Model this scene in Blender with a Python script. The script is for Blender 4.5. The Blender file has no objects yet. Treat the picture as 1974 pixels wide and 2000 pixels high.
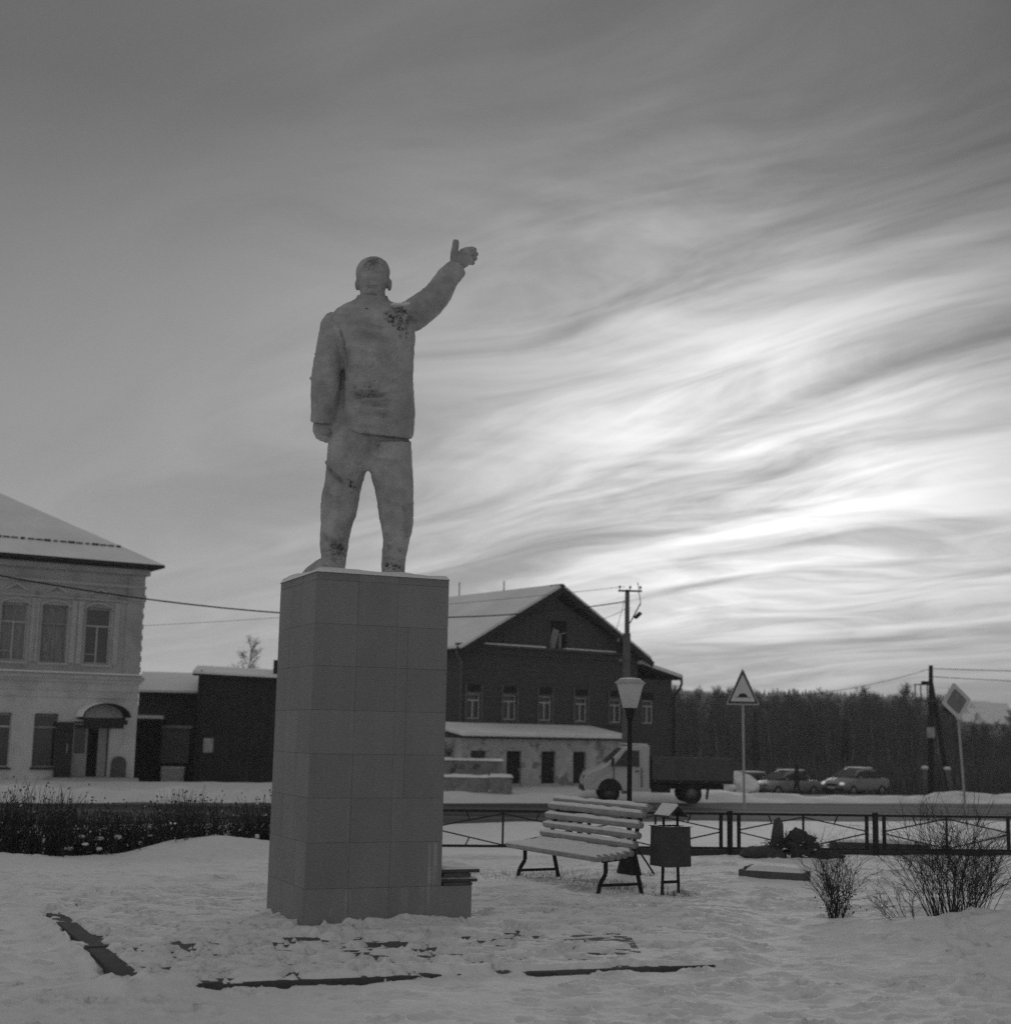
import bpy, bmesh, math, random
import numpy as np
from mathutils import Vector, Matrix
C = bpy.context.scene.collection
scn = bpy.context.scene
rng = np.random.default_rng(11)
random.seed(5)
PI = math.pi

# ------------------------------------------------------------------ camera
FPX, PITCH, ROLL, EYE = 2774.76, 0.1552, 0.0202, 1.6
_r, _u, _f = Vector((1, 0, 0)), Vector((0, -math.sin(PITCH), math.cos(PITCH))), Vector((0, math.cos(PITCH), math.sin(PITCH)))
R_ = _r * math.cos(ROLL) + _u * math.sin(ROLL)
U_ = _u * math.cos(ROLL) - _r * math.sin(ROLL)
cd = bpy.data.cameras.new('camera'); cam = bpy.data.objects.new('camera', cd); C.objects.link(cam)
cam.matrix_world = Matrix(((R_.x, U_.x, -_f.x, 0), (R_.y, U_.y, -_f.y, 0), (R_.z, U_.z, -_f.z, EYE), (0, 0, 0, 1)))
cd.sensor_fit = 'HORIZONTAL'; cd.sensor_width = 36; cd.lens = 36 * FPX / 1974
cd.clip_start = 0.1; cd.clip_end = 6000
cd.dof.use_dof = True; cd.dof.focus_distance = 12.7; cd.dof.aperture_fstop = 2.1
scn.camera = cam

def at(px, py, Y):
    """world point at distance Y seen in the photograph at px, py (1974 x 2000)"""
    d = _f + R_ * ((px - 987) / FPX) - U_ * ((py - 1000) / FPX)
    return Vector((0, 0, EYE)) + d * (Y / d.y)

# ------------------------------------------------------------------ world: black and white film sky
W = bpy.data.worlds.new('World'); scn.world = W; W.use_nodes = True
nt = W.node_tree; nt.nodes.clear()
def N(t, **k):
    n = nt.nodes.new(t)
    for a, v in k.items(): setattr(n, a, v)
    return n
def L(a, b): nt.links.new(a, b)
def val(sock, v):
    if hasattr(v, 'is_linked') or isinstance(v, bpy.types.NodeSocket): L(v, sock)
    else: sock.default_value = v
def M(op, a, b=None, c=None, clamp=False):
    n = N('ShaderNodeMath', operation=op); n.use_clamp = clamp
    val(n.inputs[0], a)
    if b is not None: val(n.inputs[1], b)
    if c is not None: val(n.inputs[2], c)
    return n.outputs[0]
def V3(x, y, z):
    n = N('ShaderNodeCombineXYZ'); val(n.inputs[0], x); val(n.inputs[1], y); val(n.inputs[2], z); return n.outputs[0]
def NOISE(vec, scale, det=5, rough=.55, dist=0.):
    n = N('ShaderNodeTexNoise'); L(vec, n.inputs['Vector']); n.inputs['Scale'].default_value = scale
    n.inputs['Detail'].default_value = det; n.inputs['Roughness'].default_value = rough; n.inputs['Distortion'].default_value = dist
    return n.outputs['Fac']
def SS(v, a, b, lo=0., hi=1.):
    n = N('ShaderNodeMapRange', interpolation_type='SMOOTHSTEP'); L(v, n.inputs['Value'])
    n.inputs['From Min'].default_value = a; n.inputs['From Max'].default_value = b
    n.inputs['To Min'].default_value = lo; n.inputs['To Max'].default_value = hi
    return n.outputs['Result']
SUN_AZ, SUN_EL = math.radians(10.5), math.radians(8.8)      # azimuth measured from +Y towards +X
tc = N('ShaderNodeTexCoord'); sp = N('ShaderNodeSeparateXYZ'); L(tc.outputs['Generated'], sp.inputs[0])
X, Y, Z = sp.outputs
Zp = M('MAXIMUM', Z, 0.0)
den = M('ADD', Zp, 0.10)
cxp = M('DIVIDE', X, den); cyp = M('DIVIDE', Y, den)      # cloud sheet seen in perspective
sa = math.radians(-43); SEED = 1.3
along = M('ADD', M('MULTIPLY', cxp, math.sin(sa)), M('MULTIPLY', cyp, math.cos(sa)))
across = M('SUBTRACT', M('MULTIPLY', cxp, math.cos(sa)), M('MULTIPLY', cyp, math.sin(sa)))
warp = M('MULTIPLY', M('SUBTRACT', NOISE(V3(M('MULTIPLY', along, .45), across, 3.3), .7, 3), .5), 1.9)
acr = M('ADD', across, warp)
n1 = NOISE(V3(M('MULTIPLY', along, .26), acr, SEED), .95, 6, .52, .15)       # broad sheets
n2 = NOISE(V3(M('MULTIPLY', along, .20), acr, 7.7 + SEED), 2.9, 8, .60, .45)       # streaks
n3 = NOISE(V3(M('MULTIPLY', along, .62), acr, 17.7), 1.9, 8, .62, 1.1)       # wisps
# closeness to the sun behind the cloud
sdir = (math.sin(SUN_AZ) * math.cos(SUN_EL), math.cos(SUN_AZ) * math.cos(SUN_EL), math.sin(SUN_EL))
vm = N('ShaderNodeVectorMath', operation='DOT_PRODUCT'); L(tc.outputs['Generated'], vm.inputs[0]); vm.inputs[1].default_value = sdir
dotp = vm.outputs['Value']
ang = M('ARCCOSINE', M('MINIMUM', dotp, .99999))
g1_ = M('POWER', 2.718, M('MULTIPLY', M('POWER', M('DIVIDE', ang, .15), 2.), -1.))    # tight glow
g2_ = M('POWER', 2.718, M('MULTIPLY', M('POWER', M('DIVIDE', ang, .27), 2.), -1.))    # wide glow
base = M('MAXIMUM', M('SUBTRACT', .395, M('MULTIPLY', Zp, .66)), .12)                # paler towards the horizon all round
base = M('ADD', base, M('MULTIPLY', SS(Z, .17, .02, 0., .19), SS(X, .30, .08, .35, 1.)))
base = M('ADD', base, SS(Z, .47, .95, 0., .24))      # thinner cloud overhead, as the light on the square tells
base = M('ADD', base, SS(Y, .1, -.8, 0., .10))
base = M('MULTIPLY', base, M('SUBTRACT', 1., M('MULTIPLY', M('MULTIPLY', SS(X, -.1, .33), SS(Z, .12, .36)), .50)))
c1 = M('MULTIPLY', M('SUBTRACT', n1, .5), 1.5)
c2 = M('MULTIPLY', M('SUBTRACT', n2, .5), 1.5)
c3 = M('MULTIPLY', M('SUBTRACT', n3, .5), 1.2)
modw = M('ADD', M('ADD', .13, SS(Z, .16, .06, 0., .30)), M('MULTIPLY', g2_, .62))
mod = M('ADD', 1., M('MULTIPLY', modw, M('ADD', c1, M('ADD', M('MULTIPLY', c2, .52), M('MULTIPLY', c3, .62)))))
cl = M('MULTIPLY', base, M('MAXIMUM', mod, .3))
lowd = SS(Z, .02, .12, .30, 1.0)
br = SS(M('ADD', M('MULTIPLY', n1, .5), M('ADD', M('MULTIPLY', n2, .3), M('MULTIPLY', n3, .2))), .40, .60, .10, 1.0)
cl = M('ADD', cl, M('MULTIPLY', M('MULTIPLY', M('MULTIPLY', g1_, br), lowd), .70))
cl = M('ADD', cl, M('MULTIPLY', M('MULTIPLY', M('MULTIPLY', g2_, br), lowd), .48))
sky = N('ShaderNodeTexSky'); sky.sky_type = 'NISHITA'; sky.sun_disc = False
sky.sun_elevation = SUN_EL; sky.sun_rotation = SUN_AZ; sky.air_density = 1.0; sky.dust_density = 2.0
bw = N('ShaderNodeRGBToBW'); L(sky.outputs[0], bw.inputs[0])
clear = M('MULTIPLY', bw.outputs[0], .06)
tot = M('ADD', M('MULTIPLY', cl, 1.0), M('MINIMUM', M('MULTIPLY', clear, .12), .04))
bg = N('ShaderNodeBackground'); L(tot, bg.inputs['Color']); bg.inputs['Strength'].default_value = 1.0
wo = N('ShaderNodeOutputWorld'); L(bg.outputs[0], wo.inputs[0])
W.cycles.sampling_method = 'MANUAL'; W.cycles.sample_map_resolution = 512

# the veiled low sun
sd = bpy.data.lights.new('sun', 'SUN'); sd.energy = 0.9; sd.angle = math.radians(20); sd.color = (1, 1, 1)
so = bpy.data.objects.new('sun', sd); C.objects.link(so)
so.rotation_euler = Vector(sdir).to_track_quat('Z', 'Y').to_euler()
scn.view_settings.view_transform = 'Standard'; scn.view_settings.look = 'None'
scn.view_settings.exposure = 0; scn.view_settings.gamma = 1; scn.view_settings.use_curve_mapping = False
scn.cycles.max_bounces = 6; scn.cycles.diffuse_bounces = 3; scn.cycles.glossy_bounces = 2
scn.cycles.transmission_bounces = 4; scn.cycles.volume_bounces = 0; scn.cycles.use_adaptive_sampling = False; scn.cycles.sample_clamp_indirect = 1.2; scn.cycles.sample_clamp_direct = 4; scn.cycles.use_denoising = False

# ------------------------------------------------------------------ materials (the film has no colour)
MATS = {}
def mat(name, v, rough=.85, amp=.25, scale=4., bump=0., bscale=60., stretch=(1, 1, 1), metal=0., spec=.3, v2=None, v2scale=1., v2lo=.55, v2hi=.62):
    """grey material, mottled by noise; v2: a second grey in blotches"""
    if name in MATS: return MATS[name]
    m = bpy.data.materials.new(name); m.use_nodes = True; t = m.node_tree; b = t.nodes['Principled BSDF']
    b.inputs['Roughness'].default_value = rough; b.inputs['Metallic'].default_value = metal
    b.inputs['Specular IOR Level'].default_value = spec
    tc = t.nodes.new('ShaderNodeTexCoord'); mp = t.nodes.new('ShaderNodeMapping'); mp.inputs['Scale'].default_value = stretch
    t.links.new(tc.outputs['Object'], mp.inputs[0])
    n = t.nodes.new('ShaderNodeTexNoise'); n.inputs['Scale'].default_value = scale; n.inputs['Detail'].default_value = 7; n.inputs['Roughness'].default_value = .6
    t.links.new(mp.outputs[0], n.inputs['Vector'])
    mr = t.nodes.new('ShaderNodeMapRange'); mr.inputs['From Min'].default_value = .25; mr.inputs['From Max'].default_value = .75
    mr.inputs['To Min'].default_value = v * (1 - amp); mr.inputs['To Max'].default_value = v * (1 + amp)
    t.links.new(n.outputs['Fac'], mr.inputs['Value']); out = mr.outputs['Result']
    if v2 is not None:
        n2 = t.nodes.new('ShaderNodeTexNoise'); n2.inputs['Scale'].default_value = v2scale; n2.inputs['Detail'].default_value = 9; n2.inputs['Roughness'].default_value = .65
        t.links.new(mp.outputs[0], n2.inputs['Vector'])
        m2 = t.nodes.new('ShaderNodeMapRange'); m2.inputs['From Min'].default_value = v2lo; m2.inputs['From Max'].default_value = v2hi
        t.links.new(n2.outputs['Fac'], m2.inputs['Value'])
        mx = t.nodes.new('ShaderNodeMix'); mx.data_type = 'FLOAT'; t.links.new(m2.outputs['Result'], mx.inputs[0]); t.links.new(out, mx.inputs[2]); mx.inputs[3].default_value = v2
        out = mx.outputs[0]
    t.links.new(out, b.inputs['Base Color'])
    if bump:
        n3 = t.nodes.new('ShaderNodeTexNoise'); n3.inputs['Scale'].default_value = bscale; n3.inputs['Detail'].default_value = 6
        t.links.new(mp.outputs[0], n3.inputs['Vector']); bp = t.nodes.new('ShaderNodeBump'); bp.inputs['Strength'].default_value = bump; bp.inputs['Distance'].default_value = .02
        t.links.new(n3.outputs['Fac'], bp.inputs['Height']); t.links.new(bp.outputs[0], b.inputs['Normal'])
    MATS[name] = m; return m
snow = mat('snow', .80, .8, .06, 9, .7, 30)
snow_far = mat('snow_far', .88, .8, .12, .6)
iron = mat('dark_iron', .030, .85, .4, 12, .1, 90, spec=.12)
concrete = mat('concrete', .25, .9, .25, 5, .3, 80)
glass = mat('window_glass', .03, .15, .5, 1.5, spec=.6)
wood_dark = mat('dark_wood', .05, .8, .4, 3, .3, 14, (1, 1, 9))

# ------------------------------------------------------------------ helpers
class MB:
    """collects shapes; build() links them as ONE mesh object"""
    def __init__(s): s.v = []; s.f = []; s.s = []
    def add(s, vs, fs, smooth=False):
        o = len(s.v); s.v += [tuple(p) for p in vs]; s.f += [tuple(i + o for i in f) for f in fs]; s.s += [smooth] * len(fs); return s
    def box(s, c, d, rz=0., rx=0., ry=0.):
        m = Matrix.Rotation(rz, 3, 'Z') @ Matrix.Rotation(ry, 3, 'Y') @ Matrix.Rotation(rx, 3, 'X'); c = Vector(c)
        vs = [c + m @ Vector((x * d[0] / 2, y * d[1] / 2, z * d[2] / 2)) for x in (-1, 1) for y in (-1, 1) for z in (-1, 1)]
        return s.add(vs, [(0, 1, 3, 2), (4, 6, 7, 5), (0, 4, 5, 1), (2, 3, 7, 6), (0, 2, 6, 4), (1, 5, 7, 3)])
    def bx(s, x0, x1, y0, y1, z0, z1): return s.box(((x0 + x1) / 2, (y0 + y1) / 2, (z0 + z1) / 2), (abs(x1 - x0), abs(y1 - y0), abs(z1 - z0)))
    def bar(s, a, b, w, h=None):
        a, b = Vector(a), Vector(b); h = h or w; d = (b - a).normalized(); up = Vector((0, 0, 1)) if abs(d.z) < .95 else Vector((0, 1, 0))
        x = d.cross(up).normalized(); z = x.cross(d)
        vs = [p + x * i * w / 2 + z * j * h / 2 for p in (a, b) for i, j in ((-1, -1), (1, -1), (1, 1), (-1, 1))]
        return s.add(vs, [(0, 1, 2, 3), (7, 6, 5, 4), (0, 4, 5, 1), (1, 5, 6, 2), (2, 6, 7, 3), (3, 7, 4, 0)])
    def tube(s, pts, rad, n=8, smooth=True, cap=True):
        pts = [Vector(p) for p in pts]; rad = [rad] * len(pts) if not hasattr(rad, '__len__') else rad
        vs = []; fs = []; px = None
        for i, p in enumerate(pts):
            d = (pts[min(i + 1, len(pts) - 1)] - pts[max(i - 1, 0)]).normalized()
            if px is None:
                px = d.cross(Vector((0, 0, 1)) if abs(d.z) < .9 else Vector((0, 1, 0))).normalized()
            px = (px - d * px.dot(d)).normalized(); pz = px.cross(d)
            vs += [p + (px * math.cos(2 * PI * k / n) + pz * math.sin(2 * PI * k / n)) * rad[i] for k in range(n)]
        for i in range(len(pts) - 1):
            fs += [(i * n + k, (i + 1) * n + k, (i + 1) * n + (k + 1) % n, i * n + (k + 1) % n) for k in range(n)]
        if cap: fs += [tuple(range(n)), tuple(range((len(pts) - 1) * n, len(pts) * n))[::-1]]
        return s.add(vs, fs, smooth)
    def prism(s, poly, f, t):
        """polygon (2-D), f maps (a, b, depth) to 3-D, extruded 0..t"""
        n = len(poly); vs = [f(a, b, 0) for a, b in poly] + [f(a, b, t) for a, b in poly]
        fs = [tuple(range(n)), tuple(range(2 * n - 1, n - 1, -1))] + [(i, i + n, (i + 1) % n + n, (i + 1) % n) for i in range(n)]
        return s.add(vs, fs)
    def sections(s, secs, smooth=True, cap=True):
        """list of equally long rings"""
        n = len(secs[0]); vs = [p for r in secs for p in r]; fs = []
        for i in range(len(secs) - 1): fs += [(i * n + k, i * n + (k + 1) % n, (i + 1) * n + (k + 1) % n, (i + 1) * n + k) for k in range(n)]
        if cap: fs += [tuple(range(n))[::-1], tuple(range((len(secs) - 1) * n, len(secs) * n))]
        return s.add(vs, fs, smooth)
    def mesh(s, name, m):
        me = bpy.data.meshes.new(name); me.from_pydata(s.v, [], s.f); me.materials.append(m)
        me.polygons.foreach_set('use_smooth', s.s)
        bm = bmesh.new(); bm.from_mesh(me); bmesh.ops.recalc_face_normals(bm, faces=bm.faces); bm.to_mesh(me); bm.free()
        return me
    def build(s, name, m, parent=None, bevel=0.):
        o = bpy.data.objects.new(name, s.mesh(name, m)); C.objects.link(o); o.parent = parent
        if bevel:
            b = o.modifiers.new('bevel', 'BEVEL'); b.width = bevel; b.segments = 2; b.limit_method = 'ANGLE'
        return o
def tag(o, label=None, cat=None, group=None, kind=None):
    if label: o['label'] = label
    if cat: o['category'] = cat
    if group: o['group'] = group
    if kind: o['kind'] = kind
    return o
def thing(name, loc, label, cat, rz=0., group=None):
    o = bpy.data.objects.new(name, None); C.objects.link(o); o.location = loc; o.rotation_euler = (0, 0, rz); o.empty_display_size = .2
    return tag(o, label, cat, group)
def copy_tree(o, parent=None):
    c = o.copy(); C.objects.link(c); c.parent = parent
    for ch in [k for k in o.children]: copy_tree(ch, c)
    return c
def raw(name, vs, fs, m, parent=None, smooth=True):
    me = bpy.data.meshes.new(name); vs = np.asarray(vs, dtype=np.float32); fs = np.asarray(fs, dtype=np.int32)
    me.vertices.add(len(vs)); me.vertices.foreach_set('co', vs.ravel())
    k = fs.shape[1]; me.loops.add(fs.size); me.loops.foreach_set('vertex_index', fs.ravel())
    me.polygons.add(len(fs)); me.polygons.foreach_set('loop_start', np.arange(0, fs.size, k, dtype=np.int32))
    me.polygons.foreach_set('loop_total', np.full(len(fs), k, dtype=np.int32)); me.polygons.foreach_set('use_smooth', np.full(len(fs), smooth))
    me.materials.append(m); me.update(calc_edges=True); me.validate()
    o = bpy.data.objects.new(name, me); C.objects.link(o); o.parent = parent; return o

# ------------------------------------------------------------------ numpy noise
_perm = rng.random((256, 256))
def vn(x, y, seed=0):
    x = np.asarray(x) + seed * 17.31; y = np.asarray(y) + seed * 9.7
    xi = np.floor(x).astype(int); yi = np.floor(y).astype(int); fx = x - xi; fy = y - yi
    fx = fx * fx * (3 - 2 * fx); fy = fy * fy * (3 - 2 * fy)
    a = _perm[xi & 255, yi & 255]; b = _perm[(xi + 1) & 255, yi & 255]; c = _perm[xi & 255, (yi + 1) & 255]; d = _perm[(xi + 1) & 255, (yi + 1) & 255]
    return (a * (1 - fx) + b * fx) * (1 - fy) + (c * (1 - fx) + d * fx) * fy - .5
def fbm(x, y, oct=4, seed=0, gain=.5):
    r = 0; a = 1.
    for o in range(oct): r = r + a * vn(x * 2 ** o, y * 2 ** o, seed + o * 3); a *= gain
    return r
def sstep(a, b, x): t = np.clip((x - a) / (b - a), 0, 1); return t * t * (3 - 2 * t)
# ------------------------------------------------------------------ the ground
RX, RY = -.375, .927                                    # the road runs across this direction
KD = np.array([-60, 0, 14, 17, 20, 34, 47, 54, 60, 64, 69, 90, 140, 220, 350, 700, 1200, 3000.])
KZ = np.array([0, 0, 0, -.07, -.19, -.58, -.70, -.78, -1.0, -1.25, -1.55, -3.2, -7, -9, 0, 24, 30, 20.])
def zg(x, y):
    x = np.asarray(x, float); y = np.asarray(y, float); d = RX * x + RY * y
    z = np.interp(d, KD, KZ)
    z = z - 14 * sstep(300, 500, y) * (1 - sstep(-.05, .12, x / np.maximum(y, 1)))
    rise = np.exp(-((d - 56.5) / 4.5) ** 2) * (1 - sstep(8, 12, x)) * .42
    return z + rise
def g1(x, y): return float(zg(x, y))
A_, B_ = np.array([-3.90, 12.68]), np.array([-2.40, 9.48])   # left kerb
C_, D_ = np.array([-2.30, 9.34]), np.array([1.60, 10.70])   # front kerb
def sideL(x, y):   # >0 inside the platform
    t = (B_ - A_) / np.linalg.norm(B_ - A_); return (y - A_[1]) * t[0] - (x - A_[0]) * t[1]
def sideF(x, y):
    t = (D_ - C_) / np.linalg.norm(D_ - C_); return (y - C_[1]) * t[0] - (x - C_[0]) * t[1]
PU, PV = np.array([.9152, .4029]), np.array([-.4029, .9152]); PC = np.array([-1.5941, 12.0737])
PW, PDp, PH, PJ, PE = 1.2101, 1.1909, 2.9503, .3004, .2857
def inside(x, y):
    e = sstep(-.03, .03, sideL(x, y)) * sstep(-.02, .04, sideF(x, y)) * (1 - sstep(1.3, 1.9, x - .2 * (y - 10)))
    return e * (1 - sstep(14.5, 16, y))
dim = []
for k in range(1500):
    y0 = 6.6 + 14.5 * rng.random() ** 1.5; x0 = rng.uniform(-.42, .42) * y0
    an = rng.normal(.2, .5); dim.append((x0, y0, rng.uniform(.04, .11), rng.uniform(.022, .05), math.cos(an), math.sin(an), rng.choice([.012, .022, .045])))
for (fx, fy, ang_, n_f) in ((5.6, 7.6, 2.35, 15), (-5.4, 9.8, .35, 9), (2.2, 7.2, 1.25, 16), (-3.0, 15.2, .1, 8), (4.9, 14.2, 2.9, 12)):
    for k in range(n_f):
        sx_ = fx + math.cos(ang_) * .42 * k + (-1) ** k * .09 * -math.sin(ang_) + rng.normal(0, .03); sy_0 = fy + math.sin(ang_) * .42 * k + (-1) ** k * .09 * math.cos(ang_) + rng.normal(0, .03)
        dim.append((sx_, sy_0, .145, .055, math.cos(ang_ + .1), math.sin(ang_ + .1), .024))
def snowz(x, y, fine=True):
    """height of the snow surface"""
    z = zg(x, y)
    z = z + .05 * fbm(x * 2.2, y * 2.2, 3, 77) * np.exp(-((x + 4.3) / 2.2) ** 2 - ((y - 21) / 1.2) ** 2)
    z = z + .05 * fbm(x * .35, y * .35, 3, 1) + .035 * fbm(x * 1.3, y * 1.3, 3, 5)
    # mound in front of the hedge, hollows, banks round the shrubs
    for (mx, my, sx, sy, h) in ((-4.3, 21.0, .8, .7, .24), (-3.3, 21.6, 1.0, .7, .16), (-6.6, 19.2, .8, .7, .12), (-7.8, 19.0, .5, .5, .10),
                                (4.45, 12.95, .75, .4, .20), (3.4, 13.2, .6, .5, .05), (5.2, 11.8, .9, .6, .10), (3.9, 23.4, 3.0, .5, .05), (-1.5, 24.5, 4, .6, .08),
                                (2.7, 19.2, .6, .5, .07), (.5, 17.5, .45, .35, -.06), (1.4, 16.0, .5, .4, -.04)):
        z = z + h * np.exp(-((x - mx) / sx) ** 2 - ((y - my) / sy) ** 2)
    if fine:
        ins = inside(x, y)
        z = z - .052 * (1 - ins) * (1 - sstep(14, 16.5, y))
        z = z + .013 * fbm(x * 2.5, y * 3.2, 3, 9, .5) + .012 * fbm(x * 9, y * 12, 4, 13, .6)
        # thin snow on the paving, blown and trodden away in patches before the plinth
        hole = 1.15 * np.exp(-((x + .55) / .90) ** 2 - ((y - 11.35 - .25 * x) / .70) ** 2) + .65 * np.exp(-((x + 1.9) / .9) ** 2 - ((y - 11.3) / .9) ** 2) \
            + .45 * np.exp(-((x + .9) / 1.2) ** 2 - ((y - 10.1) / .6) ** 2) + .05 * np.exp(-((x - .9) / .8) ** 2 - ((y - 11.9) / .6) ** 2)
        nh = fbm(x * 6.0 + .8 * y, y * 8.4, 5, 21, .68)
        z = z - ins * .050 * sstep(.05, .20, nh + hole * .46 - .135)
        # snow broken off along the kerbs
        kf = np.exp(-((sideF(x, y) + .015) / .040) ** 2) * sstep(-1.95, -1.8, x) * (1 - sstep(1.5, 1.7, x))
        kn = fbm(x * 3.2, y * 3.2, 4, 31)
        z = z - .040 * kf * sstep(-.22, -.02, kn)
        kl = np.exp(-((sideL(x, y) - .045 - .10 * fbm(x * 6, y * 6, 4, 34)) / .085) ** 2) * sstep(9.2, 9.4, y) * (1 - sstep(12.5, 12.7, y))
        z = z - .085 * kl * sstep(-.55, -.35, fbm(x * 3, y * 3, 3, 33))
        z = z + .055 * np.exp(-((sideL(x, y) + .06) / .06) ** 2) * (1 + fbm(x * 5, y * 5, 3, 36)) * (1 - ins * 0) * (y > 9) * (y < 13)
        z = z + .075 * np.exp(-((x + 2.20) ** 2 + (y - 9.33) ** 2) / .30 ** 2)
        # snow drawn up against the plinth
        lx = (x - PC[0]) * PU[0] + (y - PC[1]) * PU[1]; ly = (x - PC[0]) * PV[0] + (y - PC[1]) * PV[1]
        dx = np.maximum(np.maximum(-lx, lx - PW - PE), 0); dy = np.maximum(np.maximum(-ly, ly - PDp), 0); dd = np.hypot(dx, dy)
        z = z + (.035 + .05 * fbm(x * 5, y * 5, 4, 41)) * np.exp(-(dd / .12) ** 2)
        for (x0, y0, a, b, c, s, dp) in dim:
            mk = (np.abs(x - x0) < .4) & (np.abs(y - y0) < .4)
            if not mk.any(): continue
            X_ = x[mk] - x0; Y_ = y[mk] - y0; u = (X_ * c + Y_ * s) / a; v = (-X_ * s + Y_ * c) / b; q = u * u + v * v
            z[mk] += -dp * 1.6 * np.exp(-q * q * .8) + dp * .5 * np.exp(-(np.sqrt(q) - 1.7) ** 2 * 4)
    d = RX * x + RY * y
    rd = sstep(33.3, 34.3, d + .5 * fbm(x * .3, y * .3, 3, 50)) * (1 - sstep(46.4, 47.6, d + 1.0 * fbm(x * .25, y * .25, 3, 51)))
    z = z - .16 * rd
    # ploughed bank on the far verge, broken ridges on the left
    z = z + .22 * np.exp(-((d - 48.6) / .9) ** 2) * (1 + 1.2 * fbm(x * .6, y * .6, 3, 55)) + .02 * np.exp(-((d - 32.6) / .7) ** 2) * (1 + 2 * fbm(x * .8, y * .8, 3, 56))
    lf = sstep(-4, -7, x)
    z = z + lf * .35 * np.exp(-((d - 47.5) / .8) ** 2) * (.6 + 1.6 * fbm(x * 1.2, y * 1.2, 3, 57))
    return z
def grid(x0, x1, y0, y1, st, fn, m, name, hole=None, skirt=0., keep=None):
    nx = int(round((x1 - x0) / st)) + 1; ny = int(round((y1 - y0) / st)) + 1
    gx, gy = np.meshgrid(np.linspace(x0, x1, nx), np.linspace(y0, y1, ny)); z = fn(gx.ravel(), gy.ravel()).reshape(gx.shape)
    if skirt: z[0] -= skirt; z[-1] -= skirt; z[:, 0] -= skirt; z[:, -1] -= skirt
    vs = np.stack([gx, gy, z], -1).reshape(-1, 3)
    i, j = np.meshgrid(np.arange(nx - 1), np.arange(ny - 1)); a = (j * nx + i)
    q = np.stack([a, a + 1, a + nx + 1, a + nx], -1)
    cx_ = (gx[:-1, :-1] + st / 2); cy_ = (gy[:-1, :-1] + st / 2); k = np.ones_like(cx_, bool)
    if hole: k &= ~((cx_ > hole[0]) & (cx_ < hole[1]) & (cy_ > hole[2]) & (cy_ < hole[3]))
    if keep is not None: k &= keep(cx_, cy_)
    o = raw(name, vs, q[k], m); o['kind'] = 'structure'; return o
NX0, NX1, NY0, NY1 = -8.0, 6.8, 6.4, 22.0
grid(NX0, NX1, NY0, NY1, .03, snowz, snow, 'snow_cover', skirt=.1)
soil = mat('trodden_soil', .085, .9, .4, 14, .4, 50)
pave = mat('old_paving', .10, .85, .3, 7, .3, 60)
grid(-6, 6, 6.6, 18, .2, lambda x, y: zg(x, y) - .125, soil, 'ground')
mid = mat('snow_mid', .78, .8, .08, 3, .7, 9)
grid(-32, 40, 2.4, 62.4, .2, lambda x, y: snowz(x, y, False) - .02, mid, 'snow_field', hole=(NX0 + .35, NX1 - .35, NY0 + .35, NY1 - .35))
def farg():
    xs = np.concatenate([-np.geomspace(2600, 33, 40), np.linspace(-31.5, 39.5, 60), np.geomspace(41, 2600, 40)])
    ys = np.concatenate([np.linspace(-60, 2, 12), np.linspace(5, 60, 20), np.geomspace(62.4, 3200, 90)])
    gx, gy = np.meshgrid(xs, ys); z = zg(gx, gy) + (3.0 + gy * .004) * fbm(gx * .012, gy * .012, 4, 70) * sstep(110, 300, gy)
    inn = (gx > -32) & (gx < 40) & (gy > 2.4) & (gy < 62.3); z = z - np.where(inn, .8, .03)
    vs = np.stack([gx, gy, z], -1).reshape(-1, 3); nx = len(xs)
    i, j = np.meshgrid(np.arange(nx - 1), np.arange(len(ys) - 1)); a = j * nx + i; q = np.stack([a, a + 1, a + nx + 1, a + nx], -1).reshape(-1, 4)
    far = mat('wooded_snow', .12, .9, .6, .02, v2=.24, v2scale=.012, v2lo=.56, v2hi=.66)
    o = raw('terrain', vs, q, far); o['kind'] = 'structure'
farg()
# road: wet dark asphalt with snow dust in the wheel tracks' direction
def roadm():
    m = mat('road_surface', .2, .95, .15, 2., spec=.08)
    t = m.node_tree; b = t.nodes['Principled BSDF']
    tc = t.nodes.new('ShaderNodeTexCoord'); mp = t.nodes.new('ShaderNodeMapping'); mp.inputs['Rotation'].default_value = (0, 0, -.384); mp.inputs['Scale'].default_value = (.05, 1., 1)
    t.links.new(tc.outputs['Object'], mp.inputs[0])
    n = t.nodes.new('ShaderNodeTexNoise'); n.inputs['Scale'].default_value = .42; n.inputs['Detail'].default_value = 5; t.links.new(mp.outputs[0], n.inputs['Vector'])
    r = t.nodes.new('ShaderNodeMapRange'); r.inputs['From Min'].default_value = .38; r.inputs['From Max'].default_value = .62; r.inputs['To Min'].default_value = .055; r.inputs['To Max'].default_value = .16
    t.links.new(n.outputs['Fac'], r.inputs['Value']); t.links.new(r.outputs['Result'], b.inputs['Base Color']); return m
grid(-31.8, 39.8, 20, 62, .5, lambda x, y: zg(x, y) - .085, roadm(), 'road', keep=lambda x, y: (RX * x + RY * y > 32.2) & (RX * x + RY * y < 48.6))
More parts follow.
